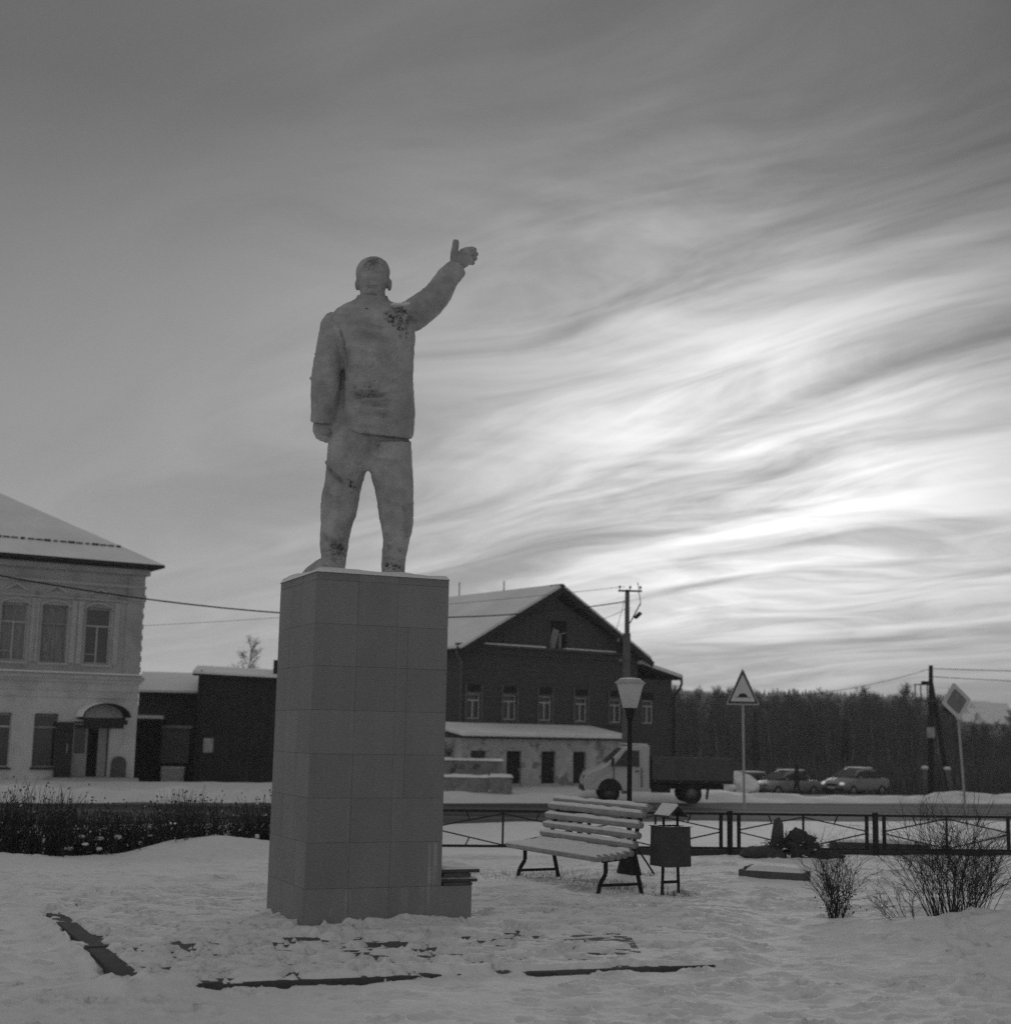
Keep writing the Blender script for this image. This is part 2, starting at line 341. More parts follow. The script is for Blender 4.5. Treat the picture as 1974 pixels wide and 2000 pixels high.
# paving under the snow and the kerb stones round it
pv = MB(); pts = [(-2.25, 9.38), (1.1, 10.52), (1.1, 12.3), (-3.65, 12.3)]
pv.prism(pts, lambda a, b, t: (a, b, -.024 - t), .05)
o = pv.build('pavement', pave); o['kind'] = 'structure'
kerbm = mat('kerb_stone', .075, .9, .3, 9, .4, 60)
def kerb(a, b, n, w, z, label, inward):
    a = Vector((a[0], a[1], 0)); b = Vector((b[0], b[1], 0)); d = (b - a); ln = d.length; rz = math.atan2(d.y, d.x); nr = Vector((-d.y, d.x, 0)).normalized() * inward
    t = thing('kerb', (a.x, a.y, 0), label, 'kerb', rz)
    for k in range(n):
        m = MB(); m.box(((k + .5) * ln / n, inward * w / 2, z - .09 + .004 * (k % 3)), (ln / n - .012, w, .18)); m.build('kerb_stone', kerbm, t, .008)
kerb(C_, D_, 5, .12, -.030, 'low dark kerb showing under the snow in front of the plinth', 1)
kerb(A_, B_, 5, .15, -.006, 'bare dark kerb running away to the left of the plinth', 1)

# ------------------------------------------------------------------ plinth
tilem = [mat('facing_tile_%d' % i, v, .6, .10, 3, .05, 40, (1, 1, .35), spec=.3, v2=v * 1.5, v2scale=7, v2lo=.66, v2hi=.80) for i, v in enumerate((.235, .250, .224))]
grout = mat('grout', .30, .9, .3, 30)
prz = math.atan2(PU[1], PU[0])
pl = thing('plinth', (PC[0], PC[1], 0), 'tall tile faced plinth with thin snow on top carrying the statue', 'plinth', prz)
core = MB(); core.bx(.012, PW - .012, .012, PDp - .012, PJ, PH - .008); core.bx(.012, PW + PE - .012, .012, PDp - .012, -.15, PJ - .012); core.build('core', grout, pl)
ROWS = [2.9503, 2.877, 2.503, 2.145, 1.773, 1.407, 1.041, .674, .3004, -.13]
def tiles():
    T = .012; g = .0011
    for r in range(len(ROWS) - 1):
        z1, z0 = ROWS[r], ROWS[r + 1]; isb = r == len(ROWS) - 2
        fw = PW + (PE if isb else 0)
        cf = [0, .375, .735, PW] if r not in (2, 3, 4, 5) else [0, .375, .735, .84, PW]
        if isb: cf = [0, .375, .735, 1.08, fw]
        cs = [0, .42, .80, PDp] if r < 7 else [0, .33, .66, PDp]
        faces = [('f', cf, 0), ('k', cf, PDp), ('l', cs, 0), ('r', cs, fw)]
        for (w, cc, off) in faces:
            for a, b in zip(cc[:-1], cc[1:]):
                j = rng.uniform(-.0012, .0012); tt = T + j
                m = MB()
                if w == 'f': m.bx(a + g, b - g, T - tt, T + .002, z0 + g, z1 - g)
                if w == 'k': m.bx(a + g, b - g, PDp - T - .002, PDp - T + tt, z0 + g, z1 - g)
                a2, b2 = (a + (T + .003 if a == 0 else 0), b - (T + .003 if b == PDp else 0))
                if w == 'l': m.bx(T - tt, T + .002, a2 + g, b2 - g, z0 + g, z1 - g)
                if w == 'r': m.bx(fw - T - .002, fw - T + tt, a2 + g, b2 - g, z0 + g, z1 - g)
                m.build('tile', tilem[int(rng.integers(3))], pl)
tiles()
lm = MB(); lm.bx(PW + .001, PW + PE - .001, .004, PDp - .004, PJ - .012, PJ - .001); lm.build('ledge', tilem[0], pl)
def snowpad(x0, x1, y0, y1, z, h, name, parent, seed, st=.03, m=snow, edge=.05):
    nx = max(4, int((x1 - x0) / st)); ny = max(4, int((y1 - y0) / st)); gx, gy = np.meshgrid(np.linspace(x0, x1, nx), np.linspace(y0, y1, ny))
    e = np.minimum(np.minimum(gx - x0, x1 - gx), np.minimum(gy - y0, y1 - gy)); e = np.clip(e / edge, 0, 1)
    zz = z + h * np.sqrt(1 - (1 - e) ** 2) * (1 + .7 * fbm(gx * 4, gy * 4, 3, seed)) - np.where(e == 0, .006, 0)
    i, j = np.meshgrid(np.arange(nx - 1), np.arange(ny - 1)); a = j * nx + i; q = np.stack([a, a + 1, a + nx + 1, a + nx], -1).reshape(-1, 4)
    return raw(name, np.stack([gx, gy, zz], -1).reshape(-1, 3), q, m, parent)
snowpad(-.012, PW + .012, -.012, PDp + .012, PH - .002, .036, 'snow_cap', pl, 3)
# boards stacked on the ledge
bo = mat('weathered_board', .09, .8, .4, 5, .3, 30, (1, 6, 1))
B0 = Vector((PC[0], PC[1], 0))
def pw(x, y, z): return Vector((PC[0] + PU[0] * x + PV[0] * y, PC[1] + PU[1] * x + PV[1] * y, z))
def limeruns(m):
    """lime washed down the facing below leaking joints (plinth coordinates)"""
    t = m.node_tree; b = t.nodes['Principled BSDF']; cur = b.inputs['Base Color'].links[0].from_socket
    tc = t.nodes.new('ShaderNodeTexCoord'); sx = t.nodes.new('ShaderNodeSeparateXYZ'); t.links.new(tc.outputs['Object'], sx.inputs[0])
    mp = t.nodes.new('ShaderNodeMapping'); mp.inputs['Scale'].default_value = (26, 26, 1.4); t.links.new(tc.outputs['Object'], mp.inputs[0])
    n = t.nodes.new('ShaderNodeTexNoise'); n.inputs['Scale'].default_value = 1.6; n.inputs['Detail'].default_value = 5; t.links.new(mp.outputs[0], n.inputs['Vector'])
    def op(o, a, b_=None):
        q = t.nodes.new('ShaderNodeMath'); q.operation = o
        for i, v in enumerate((a, b_)):
            if v is None: continue
            if isinstance(v, (int, float)): q.inputs[i].default_value = v
            else: t.links.new(v, q.inputs[i])
        return q.outputs[0]
    def band(c, mid_, half, soft):
        r = t.nodes.new('ShaderNodeMapRange'); r.interpolation_type = 'SMOOTHSTEP'; r.inputs['From Min'].default_value = half + soft; r.inputs['From Max'].default_value = half
        t.links.new(op('ABSOLUTE', op('SUBTRACT', c, mid_)), r.inputs['Value']); return r.outputs['Result']
    nz = t.nodes.new('ShaderNodeMapRange'); nz.inputs['From Min'].default_value = .40; nz.inputs['From Max'].default_value = .62; t.links.new(n.outputs['Fac'], nz.inputs['Value'])
    for (x, hw_, z, hz_, k) in ((PW - .085, .03, .49, .13, .75), (PW - .17, .05, .18, .09, .55), (PW * .31, .015, .16, .08, .6), (PW * .72, .03, .2, .07, .25), (PW * .30, .012, 1.6, .9, .12), (PW * .62, .01, 1.4, 1.0, .12)):
        f = op('MULTIPLY', op('MULTIPLY', op('MULTIPLY', band(sx.outputs[0], x, hw_, .025), band(sx.outputs[2], z, hz_, .07)), nz.outputs['Result']), k)
        mx = t.nodes.new('ShaderNodeMix'); mx.data_type = 'FLOAT'; t.links.new(f, mx.inputs[0]); t.links.new(cur, mx.inputs[2]); mx.inputs[3].default_value = .42; cur = mx.outputs[0]
    t.links.new(cur, b.inputs['Base Color'])
for q in tilem: limeruns(q)
zz = PJ + .002
for k, (w, th, yy, tw, lab) in enumerate(((.27, .022, .30, .02, 'thin dark board lying directly on the plinth ledge, lowest of the stack'), (.34, .026, .33, -.03, 'second board from the ledge, its end sticking out past the plinth base'),
                                    (.26, .03, .32, .03, 'short dark board tucked between the two longer ones'), (.36, .03, .34, -.01, 'snow covered topmost board of the stack beside the plinth'))):
    t = thing('board', pw(PW + .012 + w / 2, yy, zz), lab, 'board', prz + tw)
    m = MB(); m.box((0, 0, th / 2), (w, .62, th)); m.build('plank', bo, t, .004)
    if k in (1, 3): snowpad(-w / 2 - .004, w / 2 + .012, -.31, .31, th, .018 if k == 1 else .024, 'snow_layer', t, k)
    zz += th + (.018 if k in (1, 3) else .002)
# ------------------------------------------------------------------ statue (seen from behind, arm raised)
SX, SY, SZ = -1.287, 12.86, 2.95
def S(x, y, z):
    """figure coordinates; a point further from the viewer is spread so that the outline stays right"""
    k = (SY + y) / SY
    return Vector(((x + SX) * k - SX, y, (z + SZ - EYE) * k + EYE - SZ))
def hring(z, xl, xr, ry, yc=0., n=36, p=2.4, tilt=0., yaw=.22):
    """horizontal cross-section between xl and xr, ry deep"""
    xc, rx = (xl + xr) / 2, (xr - xl) / 2; out = []
    for k in range(n):
        a = 2 * PI * k / n; c, s = math.cos(a), math.sin(a)
        u = abs(c) ** (2 / p) * (1 if c > 0 else -1) * rx; v = abs(s) ** (2 / p) * (1 if s > 0 else -1) * ry
        out.append(S(xc + u, yc + v + u * math.sin(yaw) * .55, z + tilt * u))
    return out
def tubes(m, pts, n=22, flat=1.):
    """round limb through (x, y, z, r)"""
    P = [S(*p[:3]) for p in pts]; rr = [p[3] for p in pts]; secs = []; px = None
    for i, p in enumerate(P):
        d = (P[min(i + 1, len(P) - 1)] - P[max(i - 1, 0)]).normalized()
        if px is None: px = d.cross(Vector((0, 1, 0))).normalized()
        px = (px - d * px.dot(d)).normalized(); pz = px.cross(d)
        secs.append([p + px * math.cos(2 * PI * k / n) * rr[i] + pz * math.sin(2 * PI * k / n) * rr[i] * flat for k in range(n)])
    m.sections(secs); return m
def ball(m, c, r, n=12, sph=True):
    c = S(*c) if sph else Vector(c); r = r if hasattr(r, '__len__') else (r, r, r); secs = []
    for i in range(1, n):
        a = PI * i / n; secs.append([c + Vector((math.sin(a) * math.cos(b) * r[0], math.sin(a) * math.sin(b) * r[1], -math.cos(a) * r[2])) for b in [2 * PI * k / (2 * n) for k in range(2 * n)]])
    m.sections(secs); return m
def fuse(m, vox, smooth=4):
    """voxel-remesh overlapping volumes into one continuous skin; returns vertices, faces, normals"""
    me = m.mesh('tmp', snow); o = bpy.data.objects.new('tmp', me); C.objects.link(o)
    r = o.modifiers.new('r', 'REMESH'); r.mode = 'VOXEL'; r.voxel_size = vox
    s = o.modifiers.new('s', 'SMOOTH'); s.iterations = smooth; s.factor = .5
    dg = bpy.context.evaluated_depsgraph_get(); ev = o.evaluated_get(dg); e = ev.to_mesh()
    n = len(e.vertices); co = np.empty(n * 3, np.float32); e.vertices.foreach_get('co', co); no = np.empty(n * 3, np.float32); e.vertices.foreach_get('normal', no)
    fs = [tuple(p.vertices) for p in e.polygons]; ev.to_mesh_clear(); bpy.data.objects.remove(o); bpy.data.meshes.remove(me)
    return co.reshape(-1, 3), fs, no.reshape(-1, 3)
def n3(co, s, seed, oct=3):
    return fbm(co[:, 0] * s + co[:, 1] * s * .7, co[:, 2] * s - co[:, 1] * s * .5, oct, seed)
def fold(co, no, lines):
    """cloth folds: ridges (+) and creases (-) along short segments"""
    d = np.zeros(len(co))
    for (a, b, r, h) in lines:
        a = np.array(S(*a)); b = np.array(S(*b)); ab = b - a
        t = np.clip(((co - a) @ ab) / (ab @ ab), 0, 1); q = a + t[:, None] * ab; dist2 = ((co - q) ** 2).sum(1)
        d += 3.0 * h * np.exp(-dist2 / (r * .85) ** 2)
    return co + no * d[:, None]
def skin(name, co, fs, m, parent):
    me = bpy.data.meshes.new(name); me.from_pydata([tuple(c) for c in co], [], fs); me.materials.append(m)
    me.polygons.foreach_set('use_smooth', [True] * len(me.polygons)); o = bpy.data.objects.new(name, me); C.objects.link(o); o.parent = parent; return o

def stonemat():
    m = mat('painted_concrete', .44, .8, .26, 5, .14, 40, v2=.27, v2scale=4, v2lo=.44, v2hi=.72, spec=.25)
    t = m.node_tree; b = t.nodes['Principled BSDF']; src = b.inputs['Base Color'].links[0].from_socket
    tc = t.nodes.new('ShaderNodeTexCoord')
    def nd(k): return t.nodes.new(k)
    def blot(center, rad, scale, lo, hi):
        """flaking within a region of the surface"""
        d = nd('ShaderNodeVectorMath'); d.operation = 'DISTANCE'; t.links.new(tc.outputs['Object'], d.inputs[0]); d.inputs[1].default_value = center
        r = nd('ShaderNodeMapRange'); r.inputs['From Min'].default_value = rad; r.inputs['From Max'].default_value = 0; r.inputs['To Min'].default_value = -.30; r.inputs['To Max'].default_value = .22; r.clamp = False; t.links.new(d.outputs['Value'], r.inputs['Value'])
        n = nd('ShaderNodeTexNoise'); n.inputs['Scale'].default_value = scale; n.inputs['Detail'].default_value = 8; n.inputs['Roughness'].default_value = .72; t.links.new(tc.outputs['Object'], n.inputs['Vector'])
        a = nd('ShaderNodeMath'); a.operation = 'ADD'; t.links.new(r.outputs['Result'], a.inputs[0]); t.links.new(n.outputs['Fac'], a.inputs[1])
        q = nd('ShaderNodeMapRange'); q.inputs['From Min'].default_value = lo; q.inputs['From Max'].default_value = hi; t.links.new(a.outputs[0], q.inputs['Value']); return q.outputs['Result']
    cur = src
    for (c, rad, sc, lo, hi, col) in (((.27, -.18, 2.48), .30, 22, .50, .66, .04), ((.33, -.18, 2.33), .24, 24, .52, .68, .04), ((.15, -.2, 2.58), .16, 26, .58, .64, .05), ((.36, -.1, 2.42), .34, 11, .62, .8, .16), ((0, -.12, 2.99), .26, 36, .54, .70, .13), ((.05, -.2, 2.55), .3, 14, .66, .70, .05),
                                      ((0, -.1, 2.85), .16, 20, .60, .8, .09), ((.0, -.2, 1.75), .42, 24, .66, .76, .10), ((-.2, -.1, .28), .26, 28, .54, .72, .08), ((.28, -.1, .1), .2, 24, .54, .64, .07),
                                      ((-.1, -.15, .85), .2, 28, .60, .68, .06), ((.0, -.2, 1.3), .22, 20, .66, .78, .09), ((.32, -.18, 2.45), .3, 30, .66, .70, .5)):
        f = blot(c, rad, sc, lo, hi); mx = nd('ShaderNodeMix'); mx.data_type = 'FLOAT'; t.links.new(f, mx.inputs[0]); t.links.new(cur, mx.inputs[2]); mx.inputs[3].default_value = col; cur = mx.outputs[0]
    t.links.new(cur, b.inputs['Base Color']); return m
stone = stonemat()
st = thing('statue', (SX, SY, SZ), 'weathered concrete statue of a man in a suit seen from behind with one arm raised', 'statue')
VOX = .0105
# head and neck, one piece with ears and face
m = MB()
hd = [(2.60, -.135, .135, .13, .0), (2.68, -.118, .122, .135, .01), (2.74, -.120, .117, .15, .03), (2.79, -.137, .128, .17, .045), (2.84, -.157, .147, .185, .05), (2.90, -.166, .157, .195, .05),
      (2.95, -.163, .155, .193, .045), (3.00, -.143, .135, .178, .04), (3.035, -.116, .108, .15, .035), (3.06, -.078, .07, .11, .03), (3.076, -.032, .027, .05, .03)]
m.sections([hring(z, a, b, ry, yc, p=2.15, yaw=.1) for z, a, b, ry, yc in hd])
for s in (-1, 1): ball(m, (s * .150 + .004, .02, 2.80), (.024, .036, .060))
m.sections([hring(z, -.004 - w, -.004 + w, ry, yc, p=2, yaw=0) for z, w, ry, yc in ((2.67, .05, .04, .19), (2.70, .075, .07, .18), (2.76, .10, .09, .15), (2.80, .11, .1, .12))])   # jaw and beard
ball(m, (-.004, .245, 2.80), (.022, .035, .05)); ball(m, (-.004, .225, 2.86), (.09, .03, .02)); ball(m, (-.004, .225, 2.73), (.045, .025, .012))
for s in (-1, 1): ball(m, (s * .05 - .004, .222, 2.835), (.02, .015, .013))
co, fs, no = fuse(m, .008, 4)
co = fold(co, no, [((-.1, -.12, 2.775), (.1, -.12, 2.78), .016, -.010), ((-.1, -.13, 2.74), (.1, -.13, 2.745), .014, .007), ((-.09, -.12, 2.705), (.09, -.12, 2.705), .012, -.008), ((-.13, -.14, 2.87), (.13, -.14, 2.87), .03, .006)])
co = co + no * (.004 * n3(co, 22, 61))[:, None]
skin('head', co, fs, stone, st)
# jacket: torso and both sleeves as one piece
m = MB()
J = [(1.355, -.20, .412, .225, .02, -.09), (1.39, -.225, .425, .235, .02, -.08), (1.47, -.232, .43, .235, .02, -.03), (1.60, -.232, .43, .235, .015, 0), (1.78, -.232, .415, .225, .01, 0), (1.95, -.238, .402, .212, 0, 0),
     (2.12, -.275, .408, .215, 0, 0), (2.28, -.35, .415, .215, 0, 0), (2.42, -.385, .405, .205, .0, 0), (2.50, -.385, .385, .19, .005, 0), (2.56, -.335, .335, .16, .01, 0), (2.61, -.25, .25, .13, .015, 0), (2.655, -.155, .15, .12, .02, 0)]
m.sections([hring(z, a, b, ry, yc, p=2.25, tilt=t) for z, a, b, ry, yc, t in J])
m.sections([hring(z, -.37, -.10, .07, .06, p=2.4, yaw=0) for z in (1.40, 1.6, 1.8, 2.0, 2.25)])      # web joining sleeve and coat
m.sections([hring(z, a, b, ry, .02, p=2.2) for z, a, b, ry in ((2.60, -.20, .20, .15), (2.65, -.158, .155, .15), (2.695, -.142, .14, .148))])      # collar
tubes(m, [(-.345, .00, 2.475, .085), (-.365, -.02, 2.42, .108), (-.375, -.04, 2.30, .120), (-.385, -.05, 2.15, .127), (-.397, -.05, 2.0, .134), (-.405, -.04, 1.86, .137), (-.407, -.01, 1.72, .134), (-.408, .02, 1.58, .126), (-.411, .05, 1.465, .120)])
tubes(m, [(.27, .0, 2.48, .13), (.37, .03, 2.50, .150), (.45, .09, 2.56, .150), (.53, .17, 2.625, .145), (.60, .25, 2.70, .136), (.65, .31, 2.79, .124), (.695, .36, 2.875, .114), (.762, .41, 2.955, .108), (.772, .42, 2.972, .106)])
m.bar(S(.80, .42, 2.90), S(.822, .40, 2.885), .05, .09)
co, fs, no = fuse(m, VOX, 3)
F = [((-.15, -.22, 2.05), (.35, -.22, 1.98), .07, .007), ((-.2, -.22, 1.90), (.35, -.22, 1.86), .05, -.006), ((-.2, -.22, 1.46), (.4, -.22, 1.44), .03, .006), ((.0, -.22, 2.30), (.35, -.2, 2.16), .03, -.006), ((-.1, -.2, 2.52), (.12, -.2, 2.54), .02, -.006), ((-.252, -.16, 2.24), (-.255, -.14, 2.0), .024, -.022),            # groove between arm and back
     ((-.38, -.1, 2.50), (-.30, -.16, 2.42), .03, .010), ((-.33, -.12, 2.50), (-.27, -.19, 2.25), .014, -.014),            # sleeve seam
     ((.355, -.16, 2.55), (.40, -.16, 2.34), .020, -.030), ((.33, -.17, 2.50), (.37, -.18, 2.30), .022, .014), ((.22, -.2, 2.56), (.34, -.18, 2.50), .022, .018), ((.2, -.2, 2.50), (.33, -.2, 2.42), .02, -.015), ((.24, -.2, 2.45), (.36, -.2, 2.30), .02, .014),
     ((-.2, -.2, 1.76), (.05, -.22, 1.79), .022, .013), ((-.18, -.2, 1.72), (.12, -.22, 1.73), .02, -.013), ((-.05, -.22, 1.68), (.33, -.2, 1.71), .022, .014), ((.05, -.22, 1.64), (.36, -.2, 1.63), .018, -.012),
     ((.1, -.22, 1.76), (.38, -.18, 1.82), .02, .012), ((.15, -.22, 1.83), (.38, -.18, 1.90), .02, -.010), ((-.2, -.2, 1.62), (.2, -.22, 1.60), .02, .010), ((-.1, -.22, 1.56), (.4, -.2, 1.54), .02, -.009),
     ((-.2, -.2, 2.2), (.15, -.22, 2.12), .05, .012), ((-.1, -.2, 2.36), (.2, -.22, 2.30), .05, .012), ((.0, -.22, 2.5), (.0, -.22, 2.2), .05, -.008), ((-.2, -.2, 2.42), (.1, -.2, 2.38), .03, -.008),
     ((-.50, -.03, 2.02), (-.38, -.12, 1.93), .022, .014), ((-.50, -.03, 1.96), (-.36, -.12, 1.86), .02, -.014), ((-.52, 0, 1.88), (-.36, -.1, 1.80), .024, .014), ((-.5, 0, 2.12), (-.40, -.1, 2.06), .02, .010), ((-.50, -.02, 1.78), (-.38, -.08, 1.72), .02, -.010),
     ((-.49, 0, 1.66), (-.34, -.06, 1.62), .02, .008), ((.42, 0, 2.62), (.50, .02, 2.46), .022, -.014), ((.48, .05, 2.70), (.58, .1, 2.52), .022, .012), ((.44, 0, 2.66), (.52, .0, 2.60), .018, .012),
     ((.56, .13, 2.78), (.66, .2, 2.62), .02, -.012), ((.60, .2, 2.84), (.68, .25, 2.70), .018, .010), ((.66, .25, 2.95), (.74, .3, 2.84), .018, -.007), ((.12, -.2, 2.64), (-.12, -.2, 2.64), .012, -.010)]
co = fold(co, no, F); co = co + no * (.006 * n3(co, 9, 62) + .006 * n3(co, 30, 63))[:, None]
skin('jacket', co, fs, stone, st)
# trousers
m = MB()
m.sections([hring(z, a, b, ry, .02, p=2.4) for z, a, b, ry in ((1.02, -.10, .16, .10), (1.10, -.365, .410, .17), (1.2, -.36, .40, .175), (1.34, -.33, .38, .175), (1.5, -.25, .36, .16))])
LL = [(1.30, -.362, .03, .19), (1.10, -.367, .028, .185), (1.0, -.372, .0, .18), (.92, -.380, -.025, .172), (.83, -.397, -.046, .168), (.70, -.406, -.062, .16), (.60, -.405, -.074, .158), (.50, -.400, -.112, .15), (.42, -.402, -.127, .145), (.32, -.401, -.138, .142), (.22, -.388, -.15, .145), (.12, -.372, -.158, .15), (.05, -.365, -.16, .15)]
m.sections([hring(z, a, b, ry, .02 + (.0 if z > .5 else .0), p=2.2, n=28) for z, a, b, ry in LL])
RL = [(1.30, .01, .405, .19), (1.10, .012, .420, .188), (.95, .048, .435, .18), (.83, .09, .441, .172), (.70, .118, .445, .165), (.57, .134, .449, .16), (.46, .163, .438, .15), (.38, .179, .42, .145), (.28, .170, .396, .142), (.20, .167, .384, .145), (.10, .17, .382, .15), (.05, .17, .382, .15)]
m.sections([hring(z, a, b, ry, -.01, p=2.2, n=28) for z, a, b, ry in RL])
co, fs, no = fuse(m, VOX, 3)
co = fold(co, no, [((.05, -.2, 1.40), (.04, -.2, 1.10), .03, -.035), ((.06, -.2, 1.33), (.0, -.2, 1.05), .05, -.03), ((.07, -.2, 1.16), (.38, -.18, 1.12), .022, .005), ((.06, -.2, 1.12), (.36, -.18, 1.08), .022, -.005), ((-.05, -.2, 1.32), (.05, -.2, 1.36), .02, .02), ((.0, -.2, 1.30), (-.08, -.2, 1.24), .018, -.014),
     ((-.36, -.1, 1.10), (-.16, -.18, .90), .026, .018), ((-.34, -.1, 1.03), (-.18, -.18, .88), .022, -.018), ((-.22, -.17, 1.15), (-.12, -.18, .95), .03, .010), ((-.18, -.16, .92), (-.08, -.15, .82), .02, .014), ((-.2, -.16, .84), (-.1, -.15, .76), .018, -.014), ((-.3, -.14, .80), (-.12, -.15, .72), .03, .010),
     ((-.36, -.1, .44), (-.18, -.14, .36), .02, .016), ((-.35, -.1, .38), (-.18, -.14, .29), .018, -.014), ((-.36, -.1, .30), (-.2, -.14, .24), .02, .016), ((-.34, -.1, .22), (-.2, -.14, .17), .018, -.014), ((-.36, -.1, .15), (-.18, -.14, .12), .02, .014), ((-.2, -.13, .46), (-.12, -.08, .40), .02, .018),
     ((.12, -.15, .90), (.40, -.16, .84), .03, .010), ((.2, -.16, .72), (.40, -.15, .66), .03, -.010), ((.30, -.17, 1.05), (.36, -.16, .4), .03, .009), ((.2, -.14, .46), (.40, -.12, .42), .024, .012), ((.2, -.14, .32), (.38, -.12, .28), .02, -.012), ((.19, -.14, .24), (.37, -.12, .20), .02, .015), ((.18, -.14, .16), (.36, -.12, .13), .018, -.014), ((.2, -.15, .09), (.36, -.13, .09), .018, .012)])
co = co + no * (.006 * n3(co, 9, 65) + .006 * n3(co, 30, 66))[:, None]
skin('trousers', co, fs, stone, st)
# shoes
for lab, pts in (('l', [(-.24, -.06, .05, .085), (-.30, .0, .055, .095), (-.38, .08, .055, .10), (-.47, .16, .045, .085), (-.525, .21, .035, .06)]), ('r', [(.275, -.09, .05, .09), (.28, .0, .055, .10), (.29, .12, .055, .10), (.31, .26, .045, .085), (.32, .33, .035, .055)])):
    m = MB(); P = [S(*p[:3]) for p in pts]; n = 20; secs = []
    for i, p in enumerate(P):
        d = (P[min(i + 1, 4)] - P[max(i - 1, 0)]).normalized(); s = Vector((d.y, -d.x, 0)).normalized(); w = pts[i][3]; h = (.15, .175, .17, .125, .085)[i]
        secs.append([Vector((p.x, p.y, .0)) + s * math.cos(2 * PI * k / n) * w + Vector((0, 0, 1)) * (max(-.25, math.sin(2 * PI * k / n)) * h + h * .25) for k in range(n)])
    m.sections(secs)
    if lab == 'l': tubes(m, [(-.27, .02, .10, .11), (-.30, .03, .2, .09)])
    co, fs, no = fuse(m, .009, 3); co = co + no * (.004 * n3(co, 25, 68))[:, None]; skin('shoe', co, fs, stone, st)
# hands: palm, four fingers of unequal length, thumb from the side
def hand(name, palm, fingers, thumb, creases=()):
    m = MB(); tubes(m, palm, 16, .8)
    fat = lambda f: [(x, y, z, r * 1.22) for x, y, z, r in f]
    for f in fingers: tubes(m, fat(f), 10)
    tubes(m, fat(thumb), 10); co, fs, no = fuse(m, .0065, 2)
    co = fold(co, no, creases); co = co + no * (.003 * n3(co, 30, 69))[:, None]; skin(name, co, fs, stone, st)
hand('right_hand', [(.755, .41, 2.96, .060), (.775, .43, 3.00, .066), (.805, .45, 3.035, .082), (.83, .47, 3.065, .092), (.86, .50, 3.085, .088), (.88, .52, 3.095, .072)],
     [[(.82, .48, 3.135, .026), (.87, .52, 3.158, .0255), (.92, .57, 3.166, .024), (.950, .62, 3.158, .021)],
      [(.84, .48, 3.10, .027), (.89, .54, 3.122, .0265), (.935, .60, 3.128, .025), (.962, .66, 3.116, .021)],
      [(.84, .48, 3.06, .026), (.89, .54, 3.080, .0255), (.932, .60, 3.086, .025), (.955, .65, 3.072, .021)],
      [(.835, .48, 3.02, .024), (.875, .53, 3.036, .023), (.910, .57, 3.040, .023), (.935, .61, 3.030, .019)]],
     [(.765, .42, 3.03, .040), (.757, .42, 3.085, .036), (.758, .42, 3.14, .031), (.764, .42, 3.19, .028), (.768, .41, 3.235, .027), (.768, .40, 3.258, .018)],
     [((.865, .5, 3.145), (.925, .56, 3.145), .007, -.008), ((.87, .5, 3.10), (.935, .56, 3.10), .007, -.008), ((.865, .5, 3.055), (.92, .56, 3.055), .007, -.008)])
hand('left_hand', [(-.405, .085, 1.49, .10), (-.402, .09, 1.44, .110), (-.40, .095, 1.40, .112), (-.385, .10, 1.355, .100), (-.37, .10, 1.32, .075)],
     [[(-.455, .09, 1.39, .028), (-.452, .07, 1.335, .027), (-.425, .03, 1.318, .025), (-.405, .02, 1.345, .022)],
      [(-.42, .09, 1.38, .029), (-.415, .06, 1.318, .028), (-.385, .02, 1.303, .026), (-.37, .01, 1.335, .022)],
      [(-.375, .09, 1.37, .028), (-.365, .06, 1.305, .027), (-.345, .02, 1.293, .025), (-.34, .01, 1.325, .022)],
      [(-.335, .09, 1.37, .025), (-.322, .06, 1.310, .024), (-.312, .025, 1.303, .022), (-.312, .015, 1.33, .019)]],
     [(-.335, .05, 1.45, .034), (-.305, .03, 1.41, .030), (-.295, .02, 1.37, .027), (-.305, .0, 1.33, .025), (-.325, -.01, 1.31, .018)])
# snow lying in the crook of the shoulder
m = MB()
for p in ((.24, -.05, 2.600), (.21, -.09, 2.600), (.28, -.06, 2.600), (.325, -.05, 2.605)): ball(m, p, (.040, .07, .024), 8)
co, fs, no = fuse(m, .008, 3); skin('snow_patch', co + no * (.006 * n3(co, 20, 71))[:, None], fs, snow, st)
# ------------------------------------------------------------------ bench
slatm = mat('bench_slat', .34, .8, .3, 6, .3, 40, (1, 1, 1)); 
E1 = Vector((.475, -.88, 0)).normalized()
brz = math.atan2(E1.y, E1.x)
bench = thing('park_bench', (.30, 17.15, -.05), 'slatted park bench on bent iron legs with snow along every slat', 'bench', brz)
BI = bench.location; bmat = Matrix.Rotation(-brz, 3, 'Z')
def lb(p): return bmat @ (Vector(p) - BI)
def log(a, b, r, name, par, m, sn=True, seed=0):
    """a half-round slat from a to b with snow lying on it"""
    a, b = Vector(a), Vector(b); d = (b - a); n = 14
    o = MB(); o.tube([a, a + d * .02, a + d * .5, b - d * .02, b], [r * .86, r, r * 1.03, r, r * .86], 10); o.build(name, m, par)
    if sn:
        s = MB(); secs = []; K = 26; dn = d.normalized(); side = Vector((dn.y, -dn.x, 0)).normalized(); up = side.cross(dn)
        for k in range(K + 1):
            c = a + d * (k / K); h = r * (.85 + .45 * float(vn(np.array([k * .6 + seed * 3.3]), np.array([.5]), seed)[0])) * (0.3 if k in (0, K) else 1); w = r * (.98 + .1 * float(vn(np.array([k * .9]), np.array([seed * 1.7]), 3)[0]))
            secs.append([c + side * math.cos(t) * w + up * (r * .35 + math.sin(t) * h) for t in [PI * j / 8 for j in range(9)]] + [c + side * x * r * .6 + up * r * .3 for x in (-.9, -.3, .3, .9)])
        s.sections(secs); s.build('snow_layer', snow, par)
